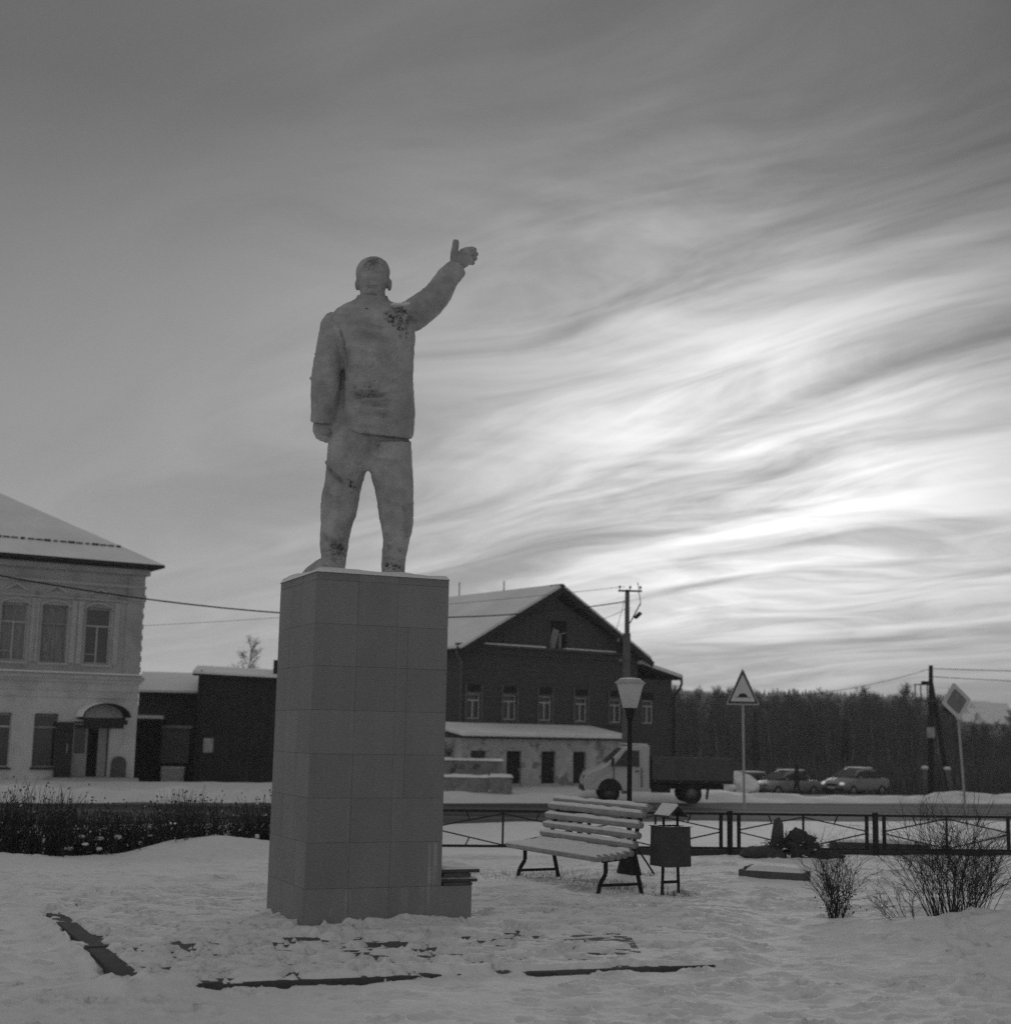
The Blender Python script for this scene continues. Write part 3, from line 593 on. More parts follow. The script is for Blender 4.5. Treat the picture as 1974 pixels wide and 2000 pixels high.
# slat ends from their place in space: front edge of the seat, then to the rear, then up the back
RA = [(1.06, 15.24, .33), (1.13, 15.29, .335), (1.20, 15.34, .338), (1.275, 15.40, .345), (1.35, 15.45, .355), (1.42, 15.51, .37)]
LEN = 2.0
for k, a in enumerate(RA):
    a = Vector(a); b = a - E1 * LEN; log(lb(b), lb(a), .040, 'seat_slat', bench, slatm, True, k)
BK = [(1.46, 15.50, .455), (1.495, 15.52, .555), (1.52, 15.53, .665), (1.555, 15.56, .775), (1.62, 15.60, .84)]
for k, a in enumerate(BK):
    a = Vector(a); b = a - E1 * LEN; log(lb(b), lb(a), .042, 'back_slat', bench, slatm, True, 10 + k)
Bv = Vector((.88, .475, 0))
for s in (.12, 1.86):
    f = MB(); o = Vector(RA[0]) - E1 * s
    ft = o + Bv * .15
    P = [lb(ft + Vector((0, 0, -.03))), lb(ft + Vector((0, 0, -.17))), lb(ft - Bv * .07 + Vector((0, 0, -.27))), lb(ft - Bv * .10 + Vector((0, 0, -.42)))]
    for p, q in zip(P[:-1], P[1:]): f.bar(p, q, .022, .04)
    f.build('leg', iron, bench)
    f = MB(); rr = ft + Bv * .36; Q = [lb(rr + Vector((0, 0, -.0))), lb(rr + Bv * .10 + Vector((0, 0, -.40)))]
    f.bar(Q[0], Q[1], .022, .04); f.build('leg', iron, bench)
    f = MB(); f.bar(lb(ft - Bv * .09 + Vector((0, 0, -.285))), lb(rr + Bv * .07 + Vector((0, 0, -.285))), .02, .03); f.build('crossbar', iron, bench)
    f = MB(); pp = [ft - Bv * .05 + Vector((0, 0, -.035)), rr + Vector((0, 0, .0)), Vector(BK[0]) - E1 * s + Bv * .045, Vector(BK[3]) - E1 * s + Bv * .045, Vector(BK[4]) - E1 * s + Vector((0, 0, -.03))]
    for p, q in zip(pp[:-1], pp[1:]): f.bar(lb(p), lb(q), .022, .04)
    f.build('back_support', iron, bench)

# ------------------------------------------------------------------ litter bin with a little gable roof
bins = mat('painted_sheet', .055, .55, .3, 6, .1, 50)
pb = at(1309, 1697, 15.45); bz = g1(pb.x, pb.y)
bn = thing('litter_bin', (pb.x, pb.y, bz), 'dark sheet metal litter bin on two legs under a small gable roof', 'litter bin', math.radians(29))
g0 = .255 - bz; g_1 = .665 - bz; hw = .150
m = MB(); n_ = [(-1, -1), (1, -1), (1, 1), (-1, 1)]
lo = [(x * hw * 1.04, y * hw * 1.04, g0) for x, y in n_]; hi = [(x * hw, y * hw, g_1) for x, y in n_]; hii = [(x * (hw - .012), y * (hw - .012), g_1) for x, y in n_]; loi = [(x * (hw - .012), y * (hw - .012), g0 + .02) for x, y in n_]
m.add(lo + hi + hii + loi, [(3, 2, 1, 0)] + [(i, (i + 1) % 4, 4 + (i + 1) % 4, 4 + i) for i in range(4)] + [(4 + i, 4 + (i + 1) % 4, 8 + (i + 1) % 4, 8 + i) for i in range(4)] + [(8 + i, 8 + (i + 1) % 4, 12 + (i + 1) % 4, 12 + i) for i in range(4)] + [(12, 13, 14, 15)])
m.build('box', bins, bn)
m = MB()
for x, y, a, b in ((0, -1, 1, 0), (0, 1, 1, 0), (-1, 0, 0, 1), (1, 0, 0, 1)): m.box((x * hw, y * hw, g_1 + .004), (.012 + a * 2 * hw + .02, .012 + b * 2 * hw + .02, .008) if a else (.014, 2 * hw - .01, .008))
m.build('rim', bins, bn)
for x in (-.095, .095):
    m = MB(); m.bar((x * 1.15, -.02 * 0, -.06), (x, 0, g0 + .01), .026, .02); m.build('leg', iron, bn)
    m = MB(); m.bar((x * .95, 0, g0 + .1), (x * .95, 0, .80 - bz), .022, .016); m.build('roof_post', iron, bn)
m = MB(); m.bar((-.1, 0, .09), (.1, 0, .09), .02, .03); m.build('crossbar', iron, bn)
zr = .885 - bz
for s in (-1, 1):
    m = MB(); m.add([(-.14, 0, zr), (.14, 0, zr), (.14, s * .13, zr - .115), (-.14, s * .13, zr - .115), (-.14, 0, zr - .006), (.14, 0, zr - .006), (.14, s * .125, zr - .119), (-.14, s * .125, zr - .119)],
                    [(0, 1, 2, 3), (7, 6, 5, 4), (0, 4, 5, 1), (1, 5, 6, 2), (2, 6, 7, 3), (3, 7, 4, 0)]); 
    o = m.build('roof_plate', bins, bn); o.rotation_euler = (0, 0, PI / 2)
m = MB(); m.add([(0.136, y, z) for y, z in ((0, zr - .008), (.118, zr - .113), (-.118, zr - .113))], [(0, 1, 2)]); m.add([(.130, y, z) for y, z in ((0, zr - .008), (.118, zr - .113), (-.118, zr - .113))], [(0, 2, 1)])
sn_ = MB(); sn_.add([(-.14, 0, zr + .006), (.14, 0, zr + .006), (.14, .12, zr - .10), (-.14, .12, zr - .10), (-.14, 0.01, zr + .022), (.14, .01, zr + .020), (.13, .10, zr - .075), (-.135, .105, zr - .075)], [(0, 3, 2, 1), (4, 5, 6, 7), (0, 1, 5, 4), (1, 2, 6, 5), (2, 3, 7, 6), (3, 0, 4, 7)])
o = sn_.build('snow_layer', snow, bn); o.rotation_euler = (0, 0, PI / 2)

# ------------------------------------------------------------------ street lamp behind the bench
lp = at(1228, 1701, 17.6); lz = g1(lp.x, lp.y); lp.z = lz
lamp = thing('street_lamp', lp, 'dark park lamp post with a pale tapered lantern behind the bench', 'street lamp')
milk = mat('milky_plastic', .62, .4, .06, 2)
m = MB(); m.tube([(0, 0, .28), (0, 0, 1.86 - lz)], .030, 12); m.build('post', iron, lamp)
m = MB(); m.sections([[(x * w, y * w, z) for x, y in n_] for w, z in ((.165, -.1), (.06, .36), (.05, .37))], smooth=False); m.build('foot', iron, lamp)
m = MB(); m.bar((.05, -.03, .38), (.34, -.10, -.05), .02); m.build('brace', iron, lamp)
def lathe(prof, n=20): return [[(r * math.cos(2 * PI * k / n), r * math.sin(2 * PI * k / n), z) for k in range(n)] for r, z in prof]
m = MB(); m.sections(lathe([(.028, 1.78 - lz), (.05, 1.86 - lz), (.055, 1.925 - lz), (.085, 1.945 - lz)])); m.build('collar', iron, lamp)
m = MB(); m.sections(lathe([(.088, 1.948 - lz), (.165, 2.245 - lz), (.165, 2.25 - lz)], 24)); m.build('lamp_shade', milk, lamp)
m = MB(); m.sections(lathe([(.185, 2.243 - lz), (.190, 2.256 - lz), (.15, 2.285 - lz), (.06, 2.30 - lz), (.012, 2.305 - lz)], 24)); m.build('cap', mat('lantern_cap', .45, .7, .2, 4), lamp)
m = MB(); m.sections(lathe([(.15, 2.288 - lz), (.12, 2.31 - lz), (.05, 2.318 - lz), (.01, 2.32 - lz)], 16)); m.build('snow_layer', snow, lamp)

# ------------------------------------------------------------------ park fence
FS = .145
fen = thing('park_fence', (-1.09, 21.33, 0), 'low dark iron fence of barred panels between the park and the road', 'fence', math.atan(FS))
SPN = 2.316; ZT, ZB = .474, -.036
fx = 0
for k in range(0, 6):
    x0 = k * SPN
    gz = g1(-1.09 + x0, 21.33 + FS * x0)
    m = MB(); m.bx(x0 - .034, x0 + .034, -.034, .034, gz - .1, ZT + .045); m.build('post', iron, fen)
    if k == 5: break
    a, b = x0 + .14, x0 + SPN - .14; c = (a + b) / 2; zm = (ZT + ZB) / 2
    m = MB(); m.bx(x0 + .035, x0 + SPN - .035, -.017, .017, ZT - .018, ZT + .018); m.build('rail', iron, fen)
    m = MB(); m.bx(a - .1, b + .1, -.017, .017, ZB - .018, ZB + .018); m.build('rail', iron, fen)
    for x in (a, b):
        m = MB(); m.bx(x - .026, x + .026, -.014, .014, ZB + .019, ZT - .019); m.build('upright', iron, fen)
    m = MB(); m.bx(c - .014, c + .014, -.012, .012, ZB + .019, ZT - .019); m.build('upright', iron, fen)
    for s, e in ((-1, a + .021), (1, b - .021)):
        m = MB(); m.bar((c + s * .012, 0, ZT - .04), (e, 0, zm + .02), .019); m.build('diagonal', iron, fen)
        m = MB(); m.bar((c + s * .012, 0, ZB + .02), (e, 0, zm - .02), .019); m.build('diagonal', iron, fen)
        m = MB(); m.bar((c + s * .55, 0, ZT - .015), (c + s * .50, 0, ZT - .125), .017); m.build('strut', iron, fen)
        m = MB(); m.bar((c + s * .50, 0, ZB + .12), (c + s * .55, 0, ZB + .015), .017); m.build('strut', iron, fen)
m = MB(); m.box((9.9 * .5 + 3.2, .35, -.145), (10.5, .12, .13)); 
ks = thing('kerb', (-1.09, 21.33, 0), 'long dark kerb edging just beyond the iron fence', 'kerb', math.atan(FS)); m.build('edging', kerbm, ks)

# ------------------------------------------------------------------ bare shrubs and the hedge
def stems(m, base, n, hgt, spread, r0, lv=2, droop=.25, seed=0, lean=(0, 0), wide=1.):
    rs = random.Random(seed)
    def branch(p, d, ln, r, lev):
        pts = [Vector(p)]; k = 5 if lev == 0 else 3; dd = Vector(d).normalized()
        for i in range(k):
            dd = (dd + Vector((rs.gauss(0, .19), rs.gauss(0, .19), rs.gauss(0, .10) + (.06 if lev == 0 else -.0))) + Vector((dd.x, dd.y, 0)) * droop * .12).normalized()
            pts.append(pts[-1] + dd * ln / k)
        m.tube(pts, [r * (1 - .75 * i / k) for i in range(k + 1)], 3, True, False)
        if lev < lv:
            for i in range(rs.randint(4, 8) if lev == 0 else rs.randint(2, 4)):
                q = rs.uniform(.3, .95); j = min(int(q * k), k - 1); bp = pts[j].lerp(pts[j + 1], q * k - j)
                sd_ = (dd + Vector((rs.gauss(0, .55), rs.gauss(0, .55), rs.gauss(.1, .35)))).normalized()
                branch(bp, sd_, ln * rs.uniform(.22, .55), r * .55, lev + 1)
    for i in range(n):
        a = rs.uniform(0, 2 * PI); q = math.sqrt(rs.random()); b = Vector(base) + Vector((math.cos(a) * q * .14 * spread * wide, math.sin(a) * q * .14 * spread * wide, -.05))
        t = q * spread * rs.uniform(.35, 1.1); d = Vector((math.cos(a) * t + lean[0], math.sin(a) * t + lean[1], 1))
        branch(b, d, hgt * rs.uniform(.55, 1.05), r0 * rs.uniform(.6, 1.1), 0)
    return m
twig = mat('twig', .045, .9, .3, 20)
p = at(1632, 1783, 13.75); s1 = thing('bare_shrub', (p.x, p.y, .0), 'smaller bare shrub with dead leaves at its foot, in front of the iron fence', 'shrub')
stems(MB(), (0, 0, 0), 42, .80, .52, .0050, 2, .35, 3).build('stems', twig, s1)
m = MB(); rs = random.Random(9)
for k in range(240):
    c = Vector((rs.gauss(.03, .09), rs.gauss(0, .09), rs.uniform(.0, .26))); a = Vector((rs.gauss(0, 1), rs.gauss(0, 1), rs.gauss(0, 1))).normalized() * .014; b = a.cross(Vector((rs.gauss(0, 1), rs.gauss(0, 1), rs.gauss(0, 1)))).normalized() * .008
    m.add([c - a, c - b, c + a, c + b], [(0, 1, 2, 3)])
o = m.build('dead_leaves', twig, s1); o['kind'] = 'stuff'
p = at(1868, 1795, 13.35); s2 = thing('bare_shrub', (p.x, p.y, .05), 'large wide bare shrub rising from a snow mound', 'shrub')
stems(MB(), (0, 0, 0), 112, .98, .62, .0050, 2, .5, 4, wide=3.0).build('stems', twig, s2)
m = MB(); stems(m, (-.50, -.15, .0), 16, .42, 1.3, .004, 2, .5, 5, (-.5, 0)); m.build('side_stems', twig, s2)
hd_ = MB(); rs = random.Random(21); sn_ = MB(); lv_ = MB()
hx0, hx1 = -8.6, -3.0
hedge = thing('hedge', (-6, 20.5, 0), 'dark leafless hedge dusted with snow to the left of the plinth', 'hedge')
for k in range(3300):
    u = rs.random(); x = hx0 + (hx1 - hx0) * u; yc = 19.75 + (x + 8) * .62 + .15 * math.sin(x * 3)
    y = yc + rs.gauss(0, .30); z = g1(x, y) - .03; h = rs.uniform(.40, 1.12) * (.92 + .25 * float(vn(np.array([x * 1.6]), np.array([y]), 8)[0]) * 2) * (1 - .12 * u)
    d = Vector((rs.gauss(0, .34), rs.gauss(0, .34), 1)).normalized(); pts = [Vector((x + 6, y - 20.5, z))]
    for i in range(4): d = (d + Vector((rs.gauss(0, .18), rs.gauss(0, .18), .05))).normalized(); pts.append(pts[-1] + d * h / 4)
    hd_.tube(pts, [.0065, .0055, .0045, .0035, .002], 3, True, False)
    for i in range(2):
        j = rs.randint(1, 3); q = pts[j]; e = (d + Vector((rs.gauss(0, .8), rs.gauss(0, .8), rs.gauss(0, .4)))).normalized() * rs.uniform(.07, .17)
        hd_.tube([q, q + e], [.003, .0015], 3, True, False)
    for i in range(2):
        c = pts[rs.randint(1, 4)] + Vector((rs.gauss(0, .04), rs.gauss(0, .04), rs.gauss(0, .05))); a = Vector((rs.gauss(0, 1), rs.gauss(0, 1), rs.gauss(0, 1))).normalized() * .026; b = a.cross(Vector((rs.gauss(0, 1), rs.gauss(0, 1), rs.gauss(0, 1)))).normalized() * .014
        (lv_ if rs.random() < .95 else sn_).add([c - a, c - b, c + a, c + b], [(0, 1, 2, 3)])
hd_.build('twigs', twig, hedge); tag(lv_.build('dead_leaves', twig, hedge), kind='stuff'); 
for k in range(110):
    x = hx0 + (hx1 - hx0) * rs.random(); y = 19.75 + (x + 8) * .62 + rs.gauss(-.1, .25); ball(sn_, (x + 6, y - 20.5, g1(x, y) + rs.uniform(-.02, .28)), (rs.uniform(.02, .07), rs.uniform(.03, .06), rs.uniform(.015, .04)), 5, False)
tag(sn_.build('snow_clumps', snow, hedge), kind='stuff')

gr = MB(); rs = random.Random(41)
for (x, y, sx, sy, n) in ((.42, 17.55, .22, .16, 130), (.95, 16.4, .22, .18, 60), (1.45, 16.15, .22, .14, 120), (1.84, 15.32, .14, .10, 110), (.1, 16.6, .4, .2, 40), (1.62, 17.45, .25, .1, 60)):
    for k in range(n):
        a, b = x + rs.gauss(0, sx), y + rs.gauss(0, sy); h = rs.uniform(.03, .11); d = Vector((rs.gauss(0, .05), rs.gauss(0, .03), h)); s3 = Vector((.003, .002, 0)); q = Vector((a, b, float(snowz(np.array([a]), np.array([b]))[0]) - .01)); gr.add([q - s3, q + s3, q + d], [(0, 1, 2)])
tag(gr.build('dead_grass', mat('dead_grass', .08, .9)), 'dead grass blades poking through the snow under the bench', 'grass', None, 'stuff')

# ------------------------------------------------------------------ rubble, slab and log near the fence
def lump(name, loc, dims, m, label=None, cat=None, seed=0, parent=None, am=.25, rz=0.):
    b = MB(); rs = random.Random(seed)
    for k in range(7): ball(b, (rs.uniform(-.5, .5) * dims[0] * .55, rs.uniform(-.5, .5) * dims[1] * .55, rs.uniform(-.1, .35) * dims[2] * .8), [q * rs.uniform(.3, .5) for q in dims], 8, False)
    co, fs, no = fuse(b, max(dims) / 34, 2); co = co + no * (am * min(dims) * n3(co, 3.2 / max(dims), seed + 80))[:, None]
    o = skin(name, co, fs, m, parent); o.location = loc; o.rotation_euler = (0, 0, rz)
    if label: tag(o, label, cat)
    return o
dark = mat('dark_stone', .05, .9, .4, 8, .4, 30)
p = at(1548, 1660, 21.2)
hp = thing('debris_heap', (p.x, p.y, g1(p.x, p.y)), 'dark heap of rubble and fir branches lying against the fence', 'debris heap')
mh = MB(); rs = random.Random(12)
for k in range(26):
    q = rs.random(); a = rs.uniform(0, 2 * PI); rr_ = (1 - q) * .32; mh.box((.10 + math.cos(a) * rr_, math.sin(a) * rr_ * .6, .02 + q * .36), (rs.uniform(.12, .28), rs.uniform(.12, .24), rs.uniform(.06, .16)), a, rs.uniform(-.6, .6), rs.uniform(-.6, .6))
co, fs, no = fuse(mh, .014, 1); skin('rubble', co + no * (.02 * n3(co, 9, 91))[:, None], fs, dark, hp)
mh = MB()
for k in range(9): ball(mh, (.1 + rs.gauss(0, .16), rs.gauss(-.05, .08), .10 + rs.uniform(.0, .22)), (rs.uniform(.02, .05), .04, .012), 5, False)
mh.build('snow_specks', snow, hp)
lump('clod', (.45, -.1, .02), (.45, .3, .14), dark, seed=2, parent=hp); lump('clod', (-.42, .05, .04), (.6, .4, .22), mat('grey_stone', .07, .9, .4, 8, .4, 30), seed=3, parent=hp)
m = MB(); m.add([(x, y, z) for y in (-.03, .03) for x, z in ((-.33, .2), (-.13, .2), (-.14, .50), (-.20, .60), (-.27, .55))], [(0, 1, 2, 3, 4), (9, 8, 7, 6, 5)] + [(i, 5 + i, 5 + (i + 1) % 5, (i + 1) % 5) for i in range(5)]); m.build('upright_stone', mat('grey_stone', .1), hp, .01)
m = MB(); rs = random.Random(31)
for k in range(260):
    a = rs.uniform(0, 2 * PI); r = rs.uniform(.1, .5); c = Vector((math.cos(a) * r, math.sin(a) * r * .5, rs.uniform(.05, .42) * (1 - r))); e = Vector((rs.gauss(0, 1), rs.gauss(0, .6), rs.gauss(.1, .4))).normalized() * rs.uniform(.08, .2)
    m.tube([c, c + e], [.006, .003], 3, True, False)
m.build('branches', twig, hp)
p = at(1512, 1698, 17.2)
sl = thing('concrete_slab', (p.x, p.y, g1(p.x, p.y) + .0), 'broken concrete slab half buried in snow in front of the debris heap', 'slab', math.radians(-24))
m = MB(); m.box((0, 0, .035), (.74, .5, .14)); m.box((-.31, .05, .115), (.05, .38, .035)); m.build('slab', mat('slab_concrete', .12, .9, .3, 8, .4, 50), sl, .012)
snowpad(-.285, .385, -.25, .26, .104, .05, 'snow_layer', sl, 14, .025, edge=.09)
p = at(1715, 1634, 24.0)
lg = thing('log', (p.x, p.y, g1(p.x, p.y) + .02), 'long dark log lying in the snow just beyond the fence', 'log', .02)
m = MB(); m.tube([(-.80, 0, .05), (-.4, .01, .055), (.3, 0, .05), (.82, .01, .05)], [.085, .09, .085, .07], 10); m.build('trunk', mat('log_bark', .07, .9, .4, 8, .4, 20), lg)
m = MB(); m.tube([(-.76, 0, .095), (-.2, .01, .11), (.3, 0, .105), (.8, .01, .09)], [.05, .065, .06, .05], 8); m.build('snow_layer', snow, lg)
p = at(1947, 1590, 29.5); lump('snow_lump', (p.x, p.y, g1(p.x, p.y) + .05), (.42, .35, .28), snow, 'rough lump of snow at the near road edge beyond the fence', 'snow lump', 12)

# ------------------------------------------------------------------ road signs
galv = mat('galvanised_pole', .33, .5, .15, 6, metal=.0)
whitep = mat('sign_white', .55, .4, .08, 3); redp = mat('sign_red', .05, .4, .15, 3); blackp = mat('sign_black', .012, .5); yel = mat('sign_yellow', .17, .4, .1, 3); signback = mat('sign_back', .3, .6)
p = at(1454, 1602, 38.2); gz = g1(p.x, p.y)
sg = thing('road_sign', (p.x, p.y, gz), 'triangular warning sign with a speed bump symbol on a pale pole', 'road sign', math.radians(-4))
top = at(1447, 1304.5, 38.2).z - gz; bot = at(1447, 1376.5, 38.2).z - gz; HW = .445
m = MB(); m.tube([(0, .035, -.3), (-.03, .035, bot + .5)], .034, 10); m.build('pole', galv, sg)
def tri(s, cz): 
    h = top - bot; c = (0, bot + h / 3); P = [(-HW, bot), (HW, bot), (0, top)]; P = [(c[0] + (x - c[0]) * s, c[1] + (z - c[1]) * s) for x, z in P]; out = []
    for i in range(3):
        a, b, d = Vector(P[i - 1]), Vector(P[i]), Vector(P[(i + 1) % 3]); r = .055 * s
        q1 = b + (a - b).normalized() * r; q2 = b + (d - b).normalized() * r; out += [tuple(q1), tuple(q1.lerp(b, .6) * .5 + q2.lerp(b, .6) * .5), tuple(q2)]
    return out
for nm, s, y0, mm in (('plate', 1., .006, whitep), ('border', .93, -.004, redp), ('field', .74, -.009, whitep)):
    m = MB(); m.prism(tri(s, 0), lambda a, b, t, y0=y0: (a - .03, y0 + t, b), .006 if nm != 'plate' else .012); m.build(nm, mm, sg)
zb = bot + .20
m = MB(); m.prism([(.125 * math.cos(PI * k / 12), zb + .10 * math.sin(PI * k / 12)) for k in range(13)], lambda a, b, t: (a - .03, -.013 + t, b), .003); m.build('bump_symbol', blackp, sg)
m = MB(); m.prism([(-.21, zb - .012), (.21, zb - .012), (.21, zb), (-.21, zb)], lambda a, b, t: (a - .03, -.013 + t, b), .003); m.build('bump_symbol', blackp, sg)
p = at(1889, 1597, 37.6); gz = g1(p.x, p.y); p2 = at(1868, 1370, 37.6)
sg = thing('road_sign', (p.x, p.y, gz), 'diamond shaped priority road sign on a leaning pole', 'road sign')
dx = p2.x - p.x; hz_ = p2.z - gz
m = MB(); m.tube([(0, .04, -.3), (dx * .96, .04, hz_ + .2)], .034, 10); m.build('pole', galv, sg)
lean = math.radians(-7.5); yw = math.radians(24)
def dia(s, y0):
    def f(a, b, t): 
        q = Vector((a, y0 + t, b)); q = Matrix.Rotation(yw, 3, 'Z') @ q; q = Matrix.Rotation(lean, 3, 'Y') @ q; return q + Vector((dx, 0, hz_))
    r = .505 * s; k = .045; P = []
    for ang in range(4):
        c, s_ = math.cos(ang * PI / 2), math.sin(ang * PI / 2); tx, ty = -s_, c; P += [(c * (r - k) - tx * k, s_ * (r - k) - ty * k), (c * (r - k * .4), s_ * (r - k * .4)), (c * (r - k) + tx * k, s_ * (r - k) + ty * k)]
    return P, f
for nm, s, y0, mm in (('plate', 1., .005, whitep), ('field', .68, -.005, yel)):
    P, f = dia(s, y0); m = MB(); m.prism(P, f, .01); m.build(nm, mm, sg)

# ------------------------------------------------------------------ utility poles and wires
p = at(1223, 1440, 57); gz = g1(p.x, p.y)
up = thing('utility_pole', (p.x, p.y, gz), 'grey concrete utility pole with insulators in front of the gabled house', 'utility pole')
topz = at(1224, 1152, 57).z - gz
m = MB(); m.sections([[(x * w, y * w, z) for x, y in n_] for w, z in ((.12, 3.2), (.082, topz))], smooth=False); m.build('shaft', mat('pole_concrete', .13, .9, .25, 4), up)
m = MB(); m.sections([[(x * w - .03, y * w - .2, z) for x, y in n_] for w, z in ((.16, -.5), (.14, at(1223, 1238, 57).z - gz))], smooth=False); m.build('stub', mat('pole_concrete', .13), up)
def xarm(par, z, w, nn, m_=iron, off=0.):
    m = MB(); m.box((off, -.13, z), (w, .06, .07)); m.build('crossarm', m_, par)
    for k in range(nn):
        x = off - w / 2 + .06 + (w - .12) * k / (nn - 1); m = MB(); m.sections([[(x + r * math.cos(t), -.13 + r * math.sin(t), z + h) for t in [2 * PI * j / 8 for j in range(8)]] for r, h in ((.015, .03), (.015, .10), (.045, .11), (.05, .16), (.03, .21))]); m.build('insulator', mat('insulator', .3, .3), par)
xarm(up, topz - .06, .95, 3, iron, .1); xarm(up, topz - 2.2, .55, 2, iron, -.15); xarm(up, topz - 3.0, .45, 2, iron, -.1)
m = MB(); m.bar((.1, -.15, topz - 1.35), (.52, -.15, topz - .55), .05); m.bar((.52, -.15, topz - .55), (.40, -.15, topz + .3), .03); m.build('bracket', iron, up)
m = MB(); m.bar((.3, -.2, topz - 1.15), (.5, -.35, topz - .95), .16, .10); m.build('floodlight', iron, up)
p = at(1821, 1547, 76); gz = g1(p.x, p.y)
u2 = thing('utility_pole', (p.x, p.y, gz), 'dark wooden utility pole propped by a slanting strut at the edge of the wood', 'utility pole')
topz = at(1822, 1300, 76).z - gz; tarp = mat('tarred_wood', .016, .9, .3, 6)
m = MB(); m.tube([(-.15, 0, -.6), (0, 0, topz * .5), (.08, 0, topz)], [.17, .15, .11], 10); m.build('shaft', tarp, u2)
m = MB(); m.tube([(1.05, .3, -.4), (.1, .05, topz * .86)], [.14, .11], 10); m.build('strut', tarp, u2)
m = MB(); m.box((-.35, -.2, 4.9), (1.5, .5, .07)); m.build('platform', mat('platform_wood', .12, .9), u2)
for x in (-.85, -.55, -.2):
    m = MB(); m.bar((x, -.2, 4.93), (x, -.2, 5.75), .05); m.build('fuse', tarp, u2)
m = MB(); m.bar((-.9, -.2, 5.75), (.1, -.2, 5.8), .06); m.build('crossarm', tarp, u2)
m = MB(); m.bar((-.45, -.15, topz - .95), (.1, -.1, topz - .95), .28, .2); m.build('transformer', tarp, u2)
m = MB(); m.box((1.0, -.1, 4.45), (.7, .2, .35), 0, 0, .5); m.build('bracket', tarp, u2)
m = MB(); m.box((-.10, -.28, 3.25), (.36, .2, .55)); m.build('meter_box', mat('pale_box', .42, .6), u2)
def cat(a, b, sag, n=24): 
    a, b = Vector(a), Vector(b); return [a.lerp(b, i / n) - Vector((0, 0, sag * 4 * (i / n) * (1 - i / n))) for i in range(n + 1)]
wires = [('thick overhead cable sagging from the concrete pole to the far left', at(1221, 1175, 57), at(-150, 1095, 38), 1.05, .022),
         ('thin wire from the pole top past the gable ridge', at(1221, 1146, 57), at(-60, 1235, 66), .3, .008),
         ('low wire from the pole to the gable front', at(1220, 1190, 57), at(1118, 1207, 62), .25, .010),
         ('slack wire from the pole to the house eave', at(1219, 1172, 57), at(1180, 1262, 63), .5, .010),
         ('upper wire leading from the wooden pole out to the right', at(1822, 1306, 76), Vector((60, 60, 6.4)), .6, .016),
         ('lower wire leading from the wooden pole out to the right', at(1822, 1322, 76), Vector((60, 62, 5.2)), .6, .016),
         ('wire leading from the wooden pole to the left over the wood', at(1820, 1305, 76), at(1228, 1345, 66), .9, .012)]
for lab, a, b, sag, r in wires:
    o = MB().tube(cat(a, b, sag), r, 4, True, False).build('overhead_wire', iron); tag(o, lab, 'wire')
for k, (px, py, ln, lab) in enumerate(((1807, 1546, 1.3, 'snow capped concrete stub at the foot of the wooden pole'), (1860, 1546, 1.25, 'leaning snow capped stub to the right of the wooden pole'))):
    p = at(px, py, 74); gz = g1(p.x, p.y); t = thing('marker_post', (p.x, p.y, gz), lab, 'post')
    m = MB(); m.tube([(0, 0, -.3), (-.12 * k * 2, 0, ln)], .13, 8); m.build('shaft', mat('pole_concrete', .13), t); m = MB(); ball(m, (-.12 * k * 2, 0, ln + .04), (.19, .19, .12), 8, False); m.build('snow_cap', snow, t)
# ------------------------------------------------------------------ buildings: local x runs along the street front, y goes into the building
def tpx(px, O, ang, py=1434):
    """distance along a front (from O, in direction ang) that is seen at px"""
    r = at(px, py, 1.0); k = r.x / r.y; return (k * O[1] - O[0]) / (math.cos(ang) - k * math.sin(ang))
def zpx(py, px, D): return at(px, py, D).z
n_ = [(-1, -1), (1, -1), (1, 1), (-1, 1)]
plaster = mat('plaster', .44, .9, .16, 1.2, .2, 30, v2=.34, v2scale=.7, v2lo=.5, v2hi=.62)
plaster2 = mat('ground_floor_plaster', .62, .9, .12, 1.0, .2, 30, v2=.5, v2scale=.8, v2lo=.5, v2hi=.62)
trimm = mat('plaster_trim', .50, .9, .15, 3, .2, 30)
framem = mat('window_frame', .5, .6, .15, 5); framed = mat('grey_frame', .30, .7, .2, 5)
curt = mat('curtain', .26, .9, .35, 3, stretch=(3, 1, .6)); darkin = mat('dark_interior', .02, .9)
roofe = mat('eave_board', .03, .9, .3, 4)
def wall_holes(m, x0, x1, z0, z1, holes, y0, y1):
    """wall with rectangular openings, built from butting blocks"""
    xs = sorted({x0, x1} | {h[0] for h in holes} | {h[1] for h in holes})
    for a, b in zip(xs[:-1], xs[1:]):
        hs = sorted([(h[2], h[3]) for h in holes if h[0] <= a + 1e-6 and h[1] >= b - 1e-6]); z = z0
        for lo, hi in hs + [(z1, z1)]:
            if lo > z + 1e-4: m.bx(a, b, y0, y1, z, lo)
            z = max(z, hi)
    return m
